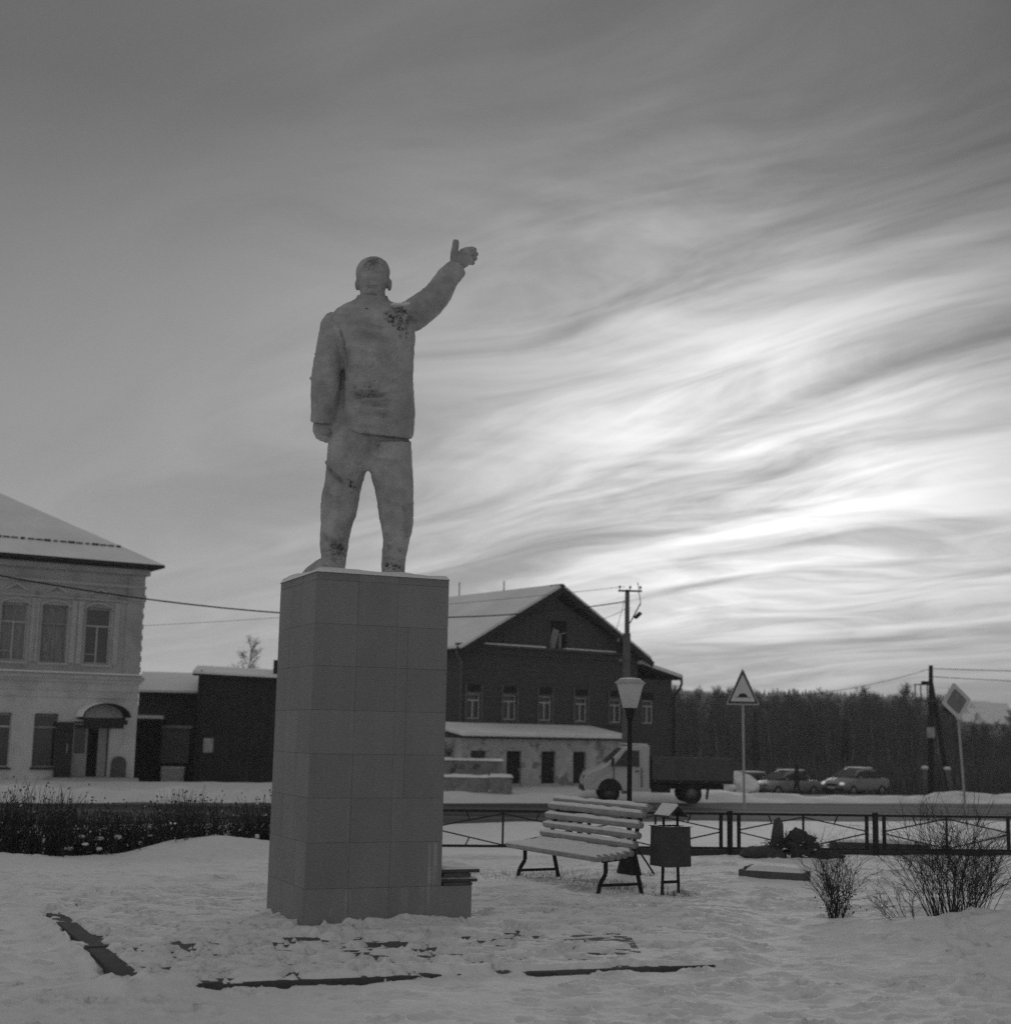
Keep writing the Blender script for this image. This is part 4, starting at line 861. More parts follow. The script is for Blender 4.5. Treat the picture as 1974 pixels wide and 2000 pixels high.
def window(par, x, z0, z1, w, fm, gm, arch=0., mull=1, trans=.62, y=.14, t=.045, low=False):
    f = MB()
    for a, b, c, d in ((x - w / 2, x - w / 2 + t, z0, z1), (x + w / 2 - t, x + w / 2, z0, z1), (x - w / 2 + t, x + w / 2 - t, z1 - t, z1), (x - w / 2 + t, x + w / 2 - t, z0, z0 + t)): f.bx(a, b, y - .04, y + .02, c, d)
    zt = z0 + (z1 - z0) * trans
    f.bx(x - w / 2 + t, x + w / 2 - t, y - .035, y + .02, zt - .03, zt + .03)
    if mull: f.bx(x - .03, x + .03, y - .03, y + .02, z0 + t, zt - .03)
    if low: f.bx(x - w / 2 + t, x - .03, y - .03, y + .02, z0 + (z1 - z0) * .16, z0 + (z1 - z0) * .16 + .03)
    o = f.build('window', fm, par); g = MB(); g.bx(x - w / 2 + .01, x + w / 2 - .01, y + .025, y + .035, z0 + .01, z1 - .01); g.build('pane', gm, o); return o
# ---- two-storey masonry house on the left
aL = math.radians(32); OL = at(263, 1434, 56); OL = (OL.x, OL.y); gL = -.50
lh = thing('masonry_house', (OL[0], OL[1], 0), 'pale two storey masonry house with a snowy hipped roof and an arched entrance canopy', 'house', aL)
def tl(px, py=1434): return tpx(px, OL, aL, py)
LW, LD = 15.0, 10.0; ZM, ZC = 3.36, 7.72
ups = [(tl(104.6, 1250), .96), (tl(190, 1250), .96), (tl(25, 1250), .96)]; sp_ = ups[0][0] - ups[2][0]
ups += [(ups[2][0] - sp_ * k, .96) for k in range(1, 5)]
gnd = [(tl(88, 1440), .90)]; gnd += [(gnd[0][0] - 1.72 * k, .9) for k in range(1, 6)]
dx0, dx1 = tl(140, 1460), tl(212, 1460)
m = MB(); wall_holes(m, -LW, 0, ZM, ZC, [(x - w / 2, x + w / 2, 3.95, 6.12) for x, w in ups], 0, .35); m.build('upper_wall', plaster, lh)
m = MB(); wall_holes(m, -LW, .04, gL - .4, ZM - .001, [(x - w / 2, x + w / 2, .02, 2.02) for x, w in gnd] + [(dx0, dx1, -.33, 1.75)], -.05, .35); m.build('ground_floor_wall', plaster2, lh)
m = MB(); m.bx(-.35, 0, .351, LD, ZM, ZC); m.bx(-LW, -.351, LD - .35, LD, gL - .4, ZC); m.bx(-.35, .04, .351, LD, gL - .4, ZM - .001); m.bx(-LW, -LW + .35, .351, LD - .351, gL - .4, ZC); m.build('side_wall', plaster, lh)
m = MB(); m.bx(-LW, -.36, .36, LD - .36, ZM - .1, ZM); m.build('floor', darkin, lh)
for x, w in ups:
    wd = window(lh, x, 3.97, 6.10, w, framed if x < ups[1][0] - .5 and x > ups[2][0] + .1 else framem, glass if x > ups[0][0] + .5 else curt, trans=.68, low=True)
    m = MB(); m.prism([(x + w / 2 * math.cos(PI * k / 12) * 1.0, 6.12 - .001 + (.16 * (1 - math.sin(PI * k / 12)))) for k in range(13)] + [(x - w / 2, 6.30), (x + w / 2, 6.30)][::1], lambda a, b, t: (a, .002 + t, b), .2)
    m = MB()
    for k in range(12):   # raised arched moulding over each window
        a0, a1 = PI * (.12 + .76 * k / 12), PI * (.12 + .76 * (k + 1) / 12); c = lambda a, r: (x + math.cos(a) * r * 1.0, 5.92 + math.sin(a) * r * .62)
        m.bar((c(a0, .62)[0], -.03, c(a0, .62)[1]), (c(a1, .62)[0], -.03, c(a1, .62)[1]), .06, .07)
    m.build('arch_moulding', trimm, lh)
    m = MB(); m.bar((x - .42, -.03, 6.62), (x, -.03, 6.86), .06, .08); m.bar((x, -.03, 6.86), (x + .42, -.03, 6.62), .06, .08); m.build('little_gable', trimm, lh)
    m = MB(); m.prism([(x - .22, 6.66), (x + .22, 6.66), (x, 6.79)], lambda a, b, t: (a, -.012 + t, b), .01); m.build('gable_panel', framed, lh)
    m = MB(); m.bx(x - w / 2 - .10, x + w / 2 + .10, -.06, -.001, 3.85, 3.95); m.build('sill', trimm, lh)
    for s in (-1, 1): m = MB(); m.bx(x + s * .71 - .10, x + s * .71 + .10, -.05, -.001, 3.95, 6.35); m.build('pilaster', trimm, lh)
    m = MB(); m.bx(x + .71 + .02, x + .71 + .12, -.10, -.051, 6.45, 6.62); m.build('console', framed, lh)
for x, w in gnd:
    window(lh, x, .04, 1.98, w, framem if x != gnd[0][0] else framed, glass, mull=0, trans=.76, y=.10, t=.035)
    m = MB()
    for k in range(10):
        a0, a1 = PI * (.15 + .7 * k / 10), PI * (.15 + .7 * (k + 1) / 10)
        m.bar((x + math.cos(a0) * .58, -.065, 1.83 + math.sin(a0) * .30), (x + math.cos(a1) * .58, -.065, 1.83 + math.sin(a1) * .30), .04, .05)
    m.build('arch_moulding', plaster2, lh)
    m = MB(); m.bx(x - w / 2 - .05, x + w / 2 + .05, -.12, -.051, -.06, .015); m.build('sill', roofe, lh)
# cornices and bands
for nm, z0, z1, pr_, mm in (('cornice', ZC - .22, ZC, .20, plaster), ('cornice', 6.98, 7.08, .10, trimm), ('cornice', 6.40, 6.46, .075, trimm), ('string_course', ZM, ZM + .13, .20, trimm), ('string_course', ZM + .131, ZM + .20, .12, trimm), ('string_course', ZM - .12, ZM - .002, .13, plaster2), ('string_course', 2.92, 2.97, .085, plaster2), ('string_course', 2.66, 2.71, .085, plaster2)):
    m = MB(); m.bx(-LW, pr_, -pr_, -.0 - (.051 if z1 < ZM else .001), z0, z1); m.bx(.001 + (.04 if z1 < ZM else 0), pr_, 0, LD, z0, z1); m.build(nm, mm, lh)
m = MB(); m.bx(-LW, .16, -.19, -.02, ZM + .202, ZM + .26); o = m.build('snow_line', snow_far, lh)
m = MB(); m.bx(-.62, .03, -.07, -.001, ZM + .24, 6.39); m.bx(-.66, .10, -.12, -.001, 6.47, 6.72); m.bx(-.62, .06, -.08, -.001, 6.73, 6.97); m.bx(-.60, .05, -.06, -.001, 7.09, ZC - .23); m.build('corner_pilaster', plaster, lh)
for z in np.arange(3.7, 6.3, .42):
    m = MB(); m.bx(.031, .075, -.06, .5, z, z + .2); m.build('quoin', plaster, lh)
# roof: hipped, snow covered
ov = .62; ez = ZC + .16; hp_ = (LD / 2 + ov) * .57
A = [(ov, -ov), (ov, LD + ov), (-LW - ov, LD + ov), (-LW - ov, -ov)]; r1, r2 = (-LD / 2, LD / 2), (-LW + LD / 2, LD / 2)
def hip(m, z, o=0.):
    P = [(x + (o if x > 0 else -o), y + (o if y > 0 else -o), z) for x, y in A] + [(r1[0], r1[1], z + hp_), (r2[0], r2[1], z + hp_)]
    return m.add(P, [(0, 1, 4), (1, 2, 5, 4), (2, 3, 5), (3, 0, 4, 5), (3, 2, 1, 0)])
hip(MB(), ez + .04).build('roof_snow', snow_far, lh)
m = MB(); m.bx(-LW - ov, ov, -ov, LD + ov, ZC + .09, ez + .035); m.bx(-LW - .3, .3, -.3, LD + .3, ZC + .002, ZC + .088); m.build('eave', roofe, lh)
gt = MB()
for k in range(46):
    x = -.9 - k * .31; gt.box((x, .62, ez + .04 + .57 * (.62 + ov) + .05), (.26 if k % 4 else .16, .04, .05 + .03 * (k % 3 == 0)))
gt.build('snow_guard', mat('rust', .06, .9), lh)
# entrance: barrel canopy, door leaves
cxm, cr = (tl(160, 1400) + tl(215, 1400)) / 2 + .15, .92
zc0 = 1.93
m = MB(); K = 16
for k in range(K):
    a0, a1 = PI * k / K, PI * (k + 1) / K; f = lambda a, r, y: (cxm + math.cos(a) * r, y, zc0 + math.sin(a) * r * .58)
    for (q0, q1) in ((-.95, -.06),):
        m.add([f(a0, cr, q0), f(a1, cr, q0), f(a1, cr, q1), f(a0, cr, q1), f(a0, cr - .05, q0), f(a1, cr - .05, q0), f(a1, cr - .05, q1), f(a0, cr - .05, q1)], [(0, 1, 2, 3), (7, 6, 5, 4), (0, 4, 5, 1), (2, 6, 7, 3)])
m.build('canopy', roofe, lh)
m = MB()
for k in range(9, K):
    a0, a1 = PI * k / K, PI * (k + 1) / K; m.add([f(a0, cr + .004, -.93), f(a1, cr + .004, -.93), f(a1, cr + .004, -.07), f(a0, cr + .004, -.07), f(a0, cr + .04, -.9), f(a1, cr + .04, -.9), f(a1, cr + .04, -.1), f(a0, cr + .04, -.1)], [(4, 5, 6, 7), (0, 4, 7, 3), (1, 5, 6, 2), (0, 1, 5, 4), (2, 6, 7, 3)])
m.build('canopy_snow', snow_far, lh)
m = MB(); m.bx(cxm - cr + .05, cxm + cr - .25, -.90, -.84, zc0 - .42, zc0 - .02); m.build('fascia', roofe, lh)
m = MB(); m.bx(cxm + cr - .24, cxm + cr - .20, -.9, -.06, zc0 - .1, zc0); m.bx(cxm - cr + .06, cxm - cr + .10, -.83, -.06, zc0 - .1, zc0); m.build('bracket', iron, lh)
dl = MB(); w_ = tl(141, 1460) - tl(108, 1460); dl.box((dx0 - w_ / 2 - .02, -.13, .62), (w_, .05, 2.2)); d1 = dl.build('door', mat('dark_door', .035, .7, .3, 4), lh)
m = MB(); m.box((dx0 - w_ * .35, -.17, .75), (.04, .03, .35)); m.build('handle', galv, d1)
white_d = mat('pale_door', .30, .6, .12, 4)
m = MB(); m.bx(dx0 + .02, dx0 + .60, .06, .11, -.31, .55); m.bx(dx0 + .02, dx0 + .10, .06, .11, .55, 1.7); m.bx(dx0 + .52, dx0 + .60, .06, .11, .55, 1.7); m.bx(dx0 + .10, dx0 + .52, .06, .11, 1.62, 1.7); d2 = m.build('inner_door', white_d, lh)
m = MB(); m.bx(dx0 + .101, dx0 + .519, .08, .09, .551, 1.619); m.build('pane', glass, d2)
m = MB(); m.bx(dx1 - .40, dx1 - .08, .05, .10, -.31, 1.68); m.build('side_panel', framed, lh)
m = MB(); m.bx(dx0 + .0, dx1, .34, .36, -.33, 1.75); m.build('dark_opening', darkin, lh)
hx = tl(229, 1500); m = MB(); hw_ = .29
m.prism([(hx - hw_, -.5), (hx + hw_, -.5)] + [(hx + hw_ * math.cos(PI * k / 10), .17 + hw_ * math.sin(PI * k / 10)) for k in range(11)], lambda a, b, t: (a, -.16 + t - (b * .05), b), .06); m.build('arched_hatch', mat('hatch', .10, .8, .3, 5), lh)
m = MB(); m.box((tl(243, 1415), -.1, 1.75), (.14, .12, .16)); m.build('wall_lamp', roofe, lh)
m = MB(); m.bx(dx0 - .9, dx1 + .9, -1.1, -.06, gL - .4, -.34); m.build('doorstep', plaster, lh)

# ---- low dark outbuildings between
darkw = mat('blackened_boards', .035, .9, .35, 2.5, .3, 20, (1, 1, .3)); darkw2 = mat('dark_shed_boards', .05, .9, .5, 1.6, .3, 20)
def gable_box(name, O, ang, W_, D_, zb, ze, lab, wm, rise=.8, cat_='shed', sn=.10, over=.25, cant=0.):
    t = thing(name, (O[0], O[1], 0), lab, cat_, ang); m = MB(); m.bx(0, W_, 0, D_, zb, ze); m.build('wall', wm, t)
    m = MB(); P = [(-over, -over, ze + .02), (W_ + over, -over, ze + .02 + cant), (W_ + over, D_ / 2, ze + rise + cant), (-over, D_ / 2, ze + rise), (W_ + over, D_ + over, ze + .02 + cant), (-over, D_ + over, ze + .02)]
    P2 = [(x, y, z + .09) for x, y, z in P]; m.add(P + P2, [(6, 7, 8, 9), (9, 8, 10, 11), (3, 2, 1, 0), (5, 4, 2, 3), (0, 1, 7, 6), (5, 11, 10, 4), (0, 6, 9, 3), (3, 9, 11, 5), (1, 2, 8, 7), (2, 4, 10, 8)]); m.build('roof', roofe, t)
    m = MB(); h = sn; m.add([(x * 1., y * .985, z + .094) for x, y, z in P] + [(x * .995, y * .97 + .02, z + .094 + h) for x, y, z in P], [(6, 7, 8, 9), (9, 8, 10, 11), (0, 1, 7, 6), (5, 11, 10, 4), (0, 6, 9, 3), (3, 9, 11, 5), (1, 2, 8, 7), (2, 4, 10, 8), (3, 2, 1, 0), (5, 4, 2, 3)]); m.build('roof_snow', snow_far, t)
    m = MB()
    for s, x in ((0, .003), (1, W_ - .003)): m.add([(x, .0, ze), (x, D_, ze), (x, D_ / 2, ze + rise)], [(0, 1, 2) if s else (0, 2, 1)])
    m.build('gable', wm, t); return t
ang = math.radians(9)
O2 = at(378, 1505, 62); W2 = tpx(600, (O2.x, O2.y), ang)
o2 = gable_box('outbuilding', (O2.x, O2.y), ang, W2, 7, g1(O2.x, O2.y) - .8, zpx(1322, 400, 62.5), 'black windowless outbuilding with a snowy roof beside the plinth', darkw, .42, 'outbuilding', cant=-.15)
m = MB(); cx2 = tpx(537, (O2.x, O2.y), ang); m.bx(cx2 - .2, cx2 + .2, .6, 1.0, zpx(1330, 537, 64), zpx(1291, 537, 64)); m.build('chimney', roofe, o2)
m = MB(); bx2 = tpx(408, (O2.x, O2.y), ang); z_ = zpx(1456, 408, 62.5); m.box((bx2, -.12, z_), (.42, .22, .62)); m.build('cabinet', mat('pale_box', .3), o2, .03)
m = MB(); m.bx(.10, .16, -.06, -.01, -.5, 4.1); m.bar((.1, -.03, 3.6), (.5, -.03, 3.2), .05); m.build('downpipe', iron, o2)
for k in range(15):
    m = MB(); x = W2 * (k + .5) / 15; m.bx(x - .012, x + .012, -.014, -.001, -1.1, zpx(1322, 400, 62.5) - .12); m.build('batten', darkw, o2)
O3 = at(262, 1512, 66); W3 = tpx(380, (O3.x, O3.y), ang)
o3 = gable_box('shed', (O3.x, O3.y), ang, W3, 8, g1(O3.x, O3.y) - .8, zpx(1358, 320, 66.7), 'low dark shed with a broad snowy roof between the masonry house and the black outbuilding', darkw2, 1.0, 'shed')
xa, xb = tpx(316, (O3.x, O3.y), ang), tpx(371, (O3.x, O3.y), ang)
m = MB(); m.bx(xa, xb, -.10, -.01, zpx(1490, 340, 66.7), zpx(1417, 340, 66.7)); d_ = m.build('gate', mat('gate_sheet', .2, .7, .15, 3), o3)
m = MB(); m.bx(xa - .02, xb + .1, -.16, -.101, zpx(1417, 340, 66.7) - .14, zpx(1417, 340, 66.7)); m.build('gate_rail', mat('pale_box', .3), o3)
xc = tpx(322, (O3.x, O3.y), ang); m = MB(); zz_ = zpx(1405, 290, 66); m.bx(-1.2, xc, -1.6, -.01, zz_ - .06, zz_ + .02); m.build('lean_to_roof', roofe, o3); m = MB(); m.bx(-1.2, xc, -1.6, -.01, zz_ + .022, zz_ + .17); m.build('lean_to_snow', snow_far, o3)
m = MB(); m.bx(-1.0, xc - .25, -1.4, -.02, -1.5, zz_ - .061); m.build('lean_to', mat('lean_to_black', .012, .9), o3)  # one even near-black box filling the space below the lean-to roof
m = MB(); m.bx(xa + .1, xb - .1, -.9, -.12, -1.4, zpx(1497, 340, 66)); m.build('snow_heap', snow_far, o3, .08)

# ---- gabled timber house
aG = math.radians(36); OG = (-1.77, 60.0)
timber = mat('dark_timber', .078, .85, .3, 3, .35, 12, (.4, .4, 9)); timber2 = mat('gable_boards', .088, .85, .35, 4, .3, 16, (9, 9, .4))
gh = thing('timber_house', (OG[0], OG[1], 0), 'dark gabled timber house with a row of small windows and a snowy roof', 'house', aG)
GW, GL, ZE, ZA = 9.9, 15.5, 5.30, 7.98
wx = [.71, 2.6, 4.53, 6.54, 8.56]; WZ0, WZ1 = 2.20, 3.28
m = MB(); wall_holes(m, 0, GW, -1.4, ZE, [(x - .36, x + .36, WZ0, WZ1) for x in wx], 0, .25); m.build('front_wall', timber, gh)
m = MB(); m.bx(0, .25, .251, GL, -1.4, ZE); m.bx(GW - .25, GW, .251, GL, -1.4, ZE); m.bx(.251, GW - .251, GL - .25, GL, -1.4, ZE); m.build('side_wall', timber, gh)
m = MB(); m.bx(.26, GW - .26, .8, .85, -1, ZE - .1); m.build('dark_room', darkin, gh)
ap = GW / 2
at_w = 5.2; m = MB(); sl_ = (ZA - ZE - .35) / ap
def gb(x0, x1, lo=None):
    f0, f1 = [ZE + .002 + (ZA - .35 - ZE) * (1 - abs(x - ap) / ap) for x in (x0, x1)]; lo = ZE + .001 if lo is None else lo
    m.add([(x0, -.03, lo), (x1, -.03, lo), (x1, -.03, max(f1, lo + .001)), (x0, -.03, max(f0, lo + .001)), (x0, .1, lo), (x1, .1, lo), (x1, .1, max(f1, lo + .001)), (x0, .1, max(f0, lo + .001))], [(0, 1, 2, 3), (7, 6, 5, 4), (0, 3, 7, 4), (1, 5, 6, 2), (3, 2, 6, 7), (0, 4, 5, 1)])
gb(.02, at_w - .48); gb(at_w - .48, ap if ap > at_w - .48 else at_w, 6.62); gb(ap, at_w + .48, 6.62); gb(at_w + .48, GW - .02); m.build('gable', timber2, gh)
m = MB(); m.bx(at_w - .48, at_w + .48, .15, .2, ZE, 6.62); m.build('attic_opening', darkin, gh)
m = MB(); m.box((at_w - .2, .05, ZE + .5), (.35, .04, .9), 0, 0, .25); m.bar((at_w - .45, .02, ZE + .62), (at_w + .45, .02, ZE + .82), .05); m.bar((at_w + .1, .02, ZE + .05), (at_w + .12, .02, ZE + .7), .1); m.build('broken_shutter', framed, gh)
m = MB(); m.bx(at_w - .6, at_w - .49, -.08, -.031, ZE + .1, 6.7); m.bx(at_w + .49, at_w + .6, -.08, -.031, ZE + .1, 6.7); m.build('attic_trim', timber2, gh)
for k in range(26):   # vertical gable boards
    x = .35 + k * (GW - .7) / 25; hgt = (ZA - .42 - ZE) * (1 - abs(x - ap) / ap)
    if hgt > .15 and abs(x - at_w) > .62: b_ = MB(); b_.bx(x - .02, x + .02, -.052, -.031, ZE + .09, ZE + hgt); b_.build('batten', timber2, gh)
for k in range(22):
    z = -.2 + k * .25
    xs = [0] + [q for x in wx for q in (x - .47, x + .47)] + [GW] if WZ0 - .3 < z < WZ1 + .5 else [0, GW]
    for a, b in zip(xs[::2], xs[1::2]): b_ = MB(); b_.bx(a, b, -.012, -.001, z, z + .03); b_.build('wall_board', timber, gh)
m = MB(); m.bx(-.3, GW + .3, -.34, -.031, ZE - .05, ZE + .05); m.bx(-.05, GW + .05, -.10, -.013, ZE - .32, ZE - .052); m.build('plate_ledge', timber, gh)
for a, b, h in ((.9, 4.3, .07), (5.4, 8.3, .06)):
    m = MB(); m.bx(a, b, -.33, -.06, ZE + .052, ZE + .052 + h); m.build('ledge_snow', snow_far, gh, .02)
for x in wx:
    window(gh, x, WZ0 + .01, WZ1 - .01, .70, framem, glass, trans=.74, y=.10, t=.05)
    m = MB()
    for a, b, c, d in ((x - .46, x - .362, WZ0 - .04, 3.66), (x + .362, x + .46, WZ0 - .04, 3.66), (x - .36, x + .36, WZ1 + .002, WZ1 + .06)): m.bx(a, b, -.06, -.013, c, d)
    m.build('architrave', mat('faded_trim', .13, .8, .3, 5), gh)
    m = MB(); m.bx(x - .36, x + .36, -.05, -.013, WZ1 + .062, 3.64); m.build('head_board', mat('head_board', .02, .9), gh)
    m = MB(); m.bx(x - .48, x + .48, -.10, -.013, WZ0 - .10, WZ0 - .042); m.build('sill', mat('faded_trim', .085), gh)
o_ = .36; sl2 = (ZA - ZE + .1) / (ap + .0); ez_ = ZA - sl2 * (ap + o_)
for nm, dz, th, mm, y0, inset in (('roof', 0, .10, roofe, -.62, 0.), ('roof_snow', .102, .14, snow_far, -.58, .04)):
    m = MB(); P = []
    for y in (y0, GL + .5):
        P += [(-o_ + inset, y, ez_ + dz), (ap, y, ZA + dz), (GW + o_ - inset, y, ez_ + dz), (GW + o_ - inset, y, ez_ + dz + th), (ap, y, ZA + dz + th), (-o_ + inset, y, ez_ + dz + th)]
    m.add(P, [(0, 1, 4, 5), (1, 2, 3, 4), (6, 11, 10, 7), (7, 10, 9, 8), (0, 6, 7, 1), (1, 7, 8, 2), (5, 4, 10, 11), (4, 3, 9, 10), (0, 5, 11, 6), (2, 8, 9, 3)]); m.build(nm, mm, gh)
for s in (0, 1):
    m = MB(); xe = -o_ if s == 0 else GW + o_; m.bar((xe, -.66, ez_ - .12), (ap, -.66, ZA - .06), .05, .26); m.build('bargeboard', mat('weathered_barge', .035, .9), gh)
m = MB(); m.bx(ap - .12, ap + .12, -.6, .2, ZA + .1, ZA + .22); m.build('ridge_cap', roofe, gh)
for y, h in ((3.8, .5), (7.5, .7), (9.5, .4)): m = MB(); m.bar((ap, y, ZA + .2), (ap, y, ZA + .2 + h), .035); m.build('roof_pipe', iron, gh)
# side annex with lean-to roof at the right
AW = tpx(1312, OG, aG)
m = MB(); wall_holes(m, GW + .001, AW, -1.4, 4.25, [(10.20, 10.88, WZ0, WZ1)], .02, .25); m.bx(AW - .2, AW, .251, 9, -1.4, 4.25); m.build('annex_wall', timber, gh)
window(gh, 10.54, WZ0 + .01, WZ1 - .01, .66, framem, glass, trans=.74, y=.12, t=.05)
m = MB(); m.bx(10.2, 10.88, -.03, .018, WZ1 + .03, 3.62); m.build('head_board', mat('head_board', .02), gh)
for nm, dz, th, mm in (('annex_roof', 0, .09, roofe), ('annex_roof_snow', .092, .16, snow_far)):
    m = MB(); P = [(x, y, z + dz + q) for q in (0, th) for y in (-.35, 9.2) for x, z in ((GW - .05, 4.82), (AW + .35, 4.27))]; m.add(P, [(0, 1, 3, 2), (4, 6, 7, 5), (0, 4, 5, 1), (2, 3, 7, 6), (0, 2, 6, 4), (1, 5, 7, 3)]); m.build(nm, mm, gh)
m = MB(); m.tube([(AW + .30, -.3, 4.45), (AW + .34, -.3, 4.1), (AW + .22, -.2, 3.75), (AW + .03, -.1, 3.5), (AW + .03, -.1, -.5)], .06, 8); m.build('downpipe', iron, gh)
m = MB(); m.tube([(-.35, -.3, 5.2), (-.3, -.15, 4.9), (-.04, -.12, 4.6), (-.04, -.12, -.5)], .055, 8); m.build('downpipe', mat('pale_pipe', .12, .6), gh)
m = MB(); m.bx(-.05, GW - .2, -.10, -.013, 1.86, 1.98); m.build('base_ledge', timber, gh)
# whitewashed lean-to in front
white = mat('whitewash', .50, .9, .25, 1.6, .3, 20, v2=.24, v2scale=1.5, v2lo=.53, v2hi=.60)
ED = 2.5; OE = (OG[0] + math.sin(aG) * ED, OG[1] - math.cos(aG) * ED)
wl = thing('whitewashed_annex', (OE[0], OE[1], 0), 'low peeling whitewashed annex with three dark doors and a snow covered roof', 'annex', aG)
e0, e1 = tpx(925, OE, aG), tpx(1214, OE, aG); dd_ = [(tpx(990, OE, aG), tpx(1019, OE, aG)), (tpx(1058, OE, aG), tpx(1086, OE, aG)), (tpx(1120, OE, aG), tpx(1145, OE, aG))]; win = (tpx(916, OE, aG), tpx(950, OE, aG))
gE = zpx(1530, 1060, 60); zt_ = 1.42
m = MB(); wall_holes(m, e0 - .6, e1, gE - .5, zt_, [(a, b, gE, zpx(1467, 1040, 60)) for a, b in dd_] + [(win[0] + .1, win[1], zpx(1482, 930, 58), zpx(1466, 930, 58))], 0, .25)
m.bx(e0 - .6, e0 - .35, .251, ED, gE - .5, zt_); m.bx(e1 - .25, e1, .251, ED, gE - .5, zt_); m.build('wall', white, wl)
for a, b in dd_:
    m = MB(); m.bx(a + .01, b - .01, .12, .16, gE, zpx(1467, 1040, 60) - .01); d_ = m.build('door', mat('black_door', .018, .8, .3, 4), wl)
    m = MB(); m.bx(a - .05, b + .05, -.04, -.002, zpx(1467, 1040, 60) + .002, zpx(1467, 1040, 60) + .07); m.build('lintel', white, wl)
    m = MB(); m.bx(b - .09, b - .06, .09, .119, gE + .5, gE + .62); m.build('handle', galv, d_)
m = MB(); m.bx(win[0] + .1, win[1], .12, .16, zpx(1482, 930, 58), zpx(1466, 930, 58)); m.build('window', glass, wl)
for nm, dz, th, mm, ov_ in (('roof', 0, .06, roofe, .30), ('roof_snow', .062, .20, snow_far, .27)):
    m = MB(); P = [(x, y, z + dz + q) for q in (0, th) for y, z in ((-ov_, zt_ + .0), (ED - .14, zt_ + .38)) for x in (e0 - .7, e1 + .15)]; m.add(P, [(0, 1, 3, 2), (4, 6, 7, 5), (0, 4, 5, 1), (2, 3, 7, 6), (0, 2, 6, 4), (1, 5, 7, 3)]); m.build(nm, mm, wl, .05 if nm == 'roof_snow' else 0)
# low walls and clutter before it
lowm = mat('rough_masonry', .24, .9, .35, 3, .4, 20, v2=.09, v2scale=1.8)
OW = at(872, 1528, 55.0); aw = math.radians(8)
def lowwall(lab, px0, px1, yt, yb, D, th=.3, sno=.08, name='low_wall'):
    a = at(px0, yb, D); b = at(px1, yb, D); t = thing(name, (a.x, a.y, 0), lab, 'wall', 0)
    zt, zb_ = a.z + (at(px0, yt, D).z - a.z), a.z - .5; m = MB(); m.bx(0, b.x - a.x, 0, th, zb_, zt); m.build('masonry', lowm, t)
    snowpad(-.05, b.x - a.x + .05, -.05, th + .05, zt + .002, sno, 'snow_cap', t, int(px0), .07, snow_far, .1)
lowwall('long low wall with a flat snowy top left of the whitewashed annex', 840, 981, 1484, 1518, 57.0, .5)
lowwall('short squat wall stub with snow on top near the leftmost annex door', 956, 1000, 1518, 1537, 55.2, .6, .1)
lowwall('low broken wall along the pavement behind the fence', 835, 953, 1517, 1536, 55.6, .4, .1)
for px, py, dm, lab in ((880, 1466, (1.1, .9, 1.3), 'snow dusted dark bush beside the house corner'), (915, 1466, (.6, .6, .9), 'smaller dark bush next to the annex window')):
    p = at(px, py + 20, 57.9); t = thing('bush', (p.x, p.y, -.3), lab, 'bush'); stems(MB(), (0, 0, 0), 60, dm[2] * 1.15, .8, .02, 2, .4, px).build('stems', twig, t)
    m = MB(); rs = random.Random(px)
    for k in range(90): ball(m, (rs.gauss(0, dm[0] * .3), rs.gauss(0, .3), rs.uniform(.3, 1) * dm[2]), (.07, .07, .035), 4, False)
    tag(m.build('snow_clumps', snow_far, t), kind='stuff')
# ------------------------------------------------------------------ vehicles
tyre = mat('tyre', .015, .9); rim = mat('rim', .16, .5, .2, 8); rimL = mat('rim_light', .30, .5, .2, 8); carglass = mat('car_glass', .03, .3, .1, spec=.4); lampg = mat('headlamp_glass', .12, .6)
def wheel(par, x, y, r, w, rm):
    m = MB(); P = [(r * .62, -w / 2), (r * .93, -w / 2), (r, -w / 2 + .03), (r, w / 2 - .03), (r * .93, w / 2), (r * .62, w / 2)]
    m.sections([[(x + a * math.cos(t), y + b, r + a * math.sin(t)) for a, b in P] for t in [2 * PI * k / 20 for k in range(21)]], cap=False); o = m.build('wheel', tyre, par)
    s = -1 if y < 0 else 1
    m = MB(); m.sections([[(x + q * math.cos(t), y + s * d, r + q * math.sin(t)) for t in [2 * PI * k / 20 for k in range(20)]] for q, d in ((r * .62, w * .46), (r * .52, w * .30), (r * .2, w * .36), (r * .08, w * .44), (.005, w * .44))]); m.build('rim', rm, o)
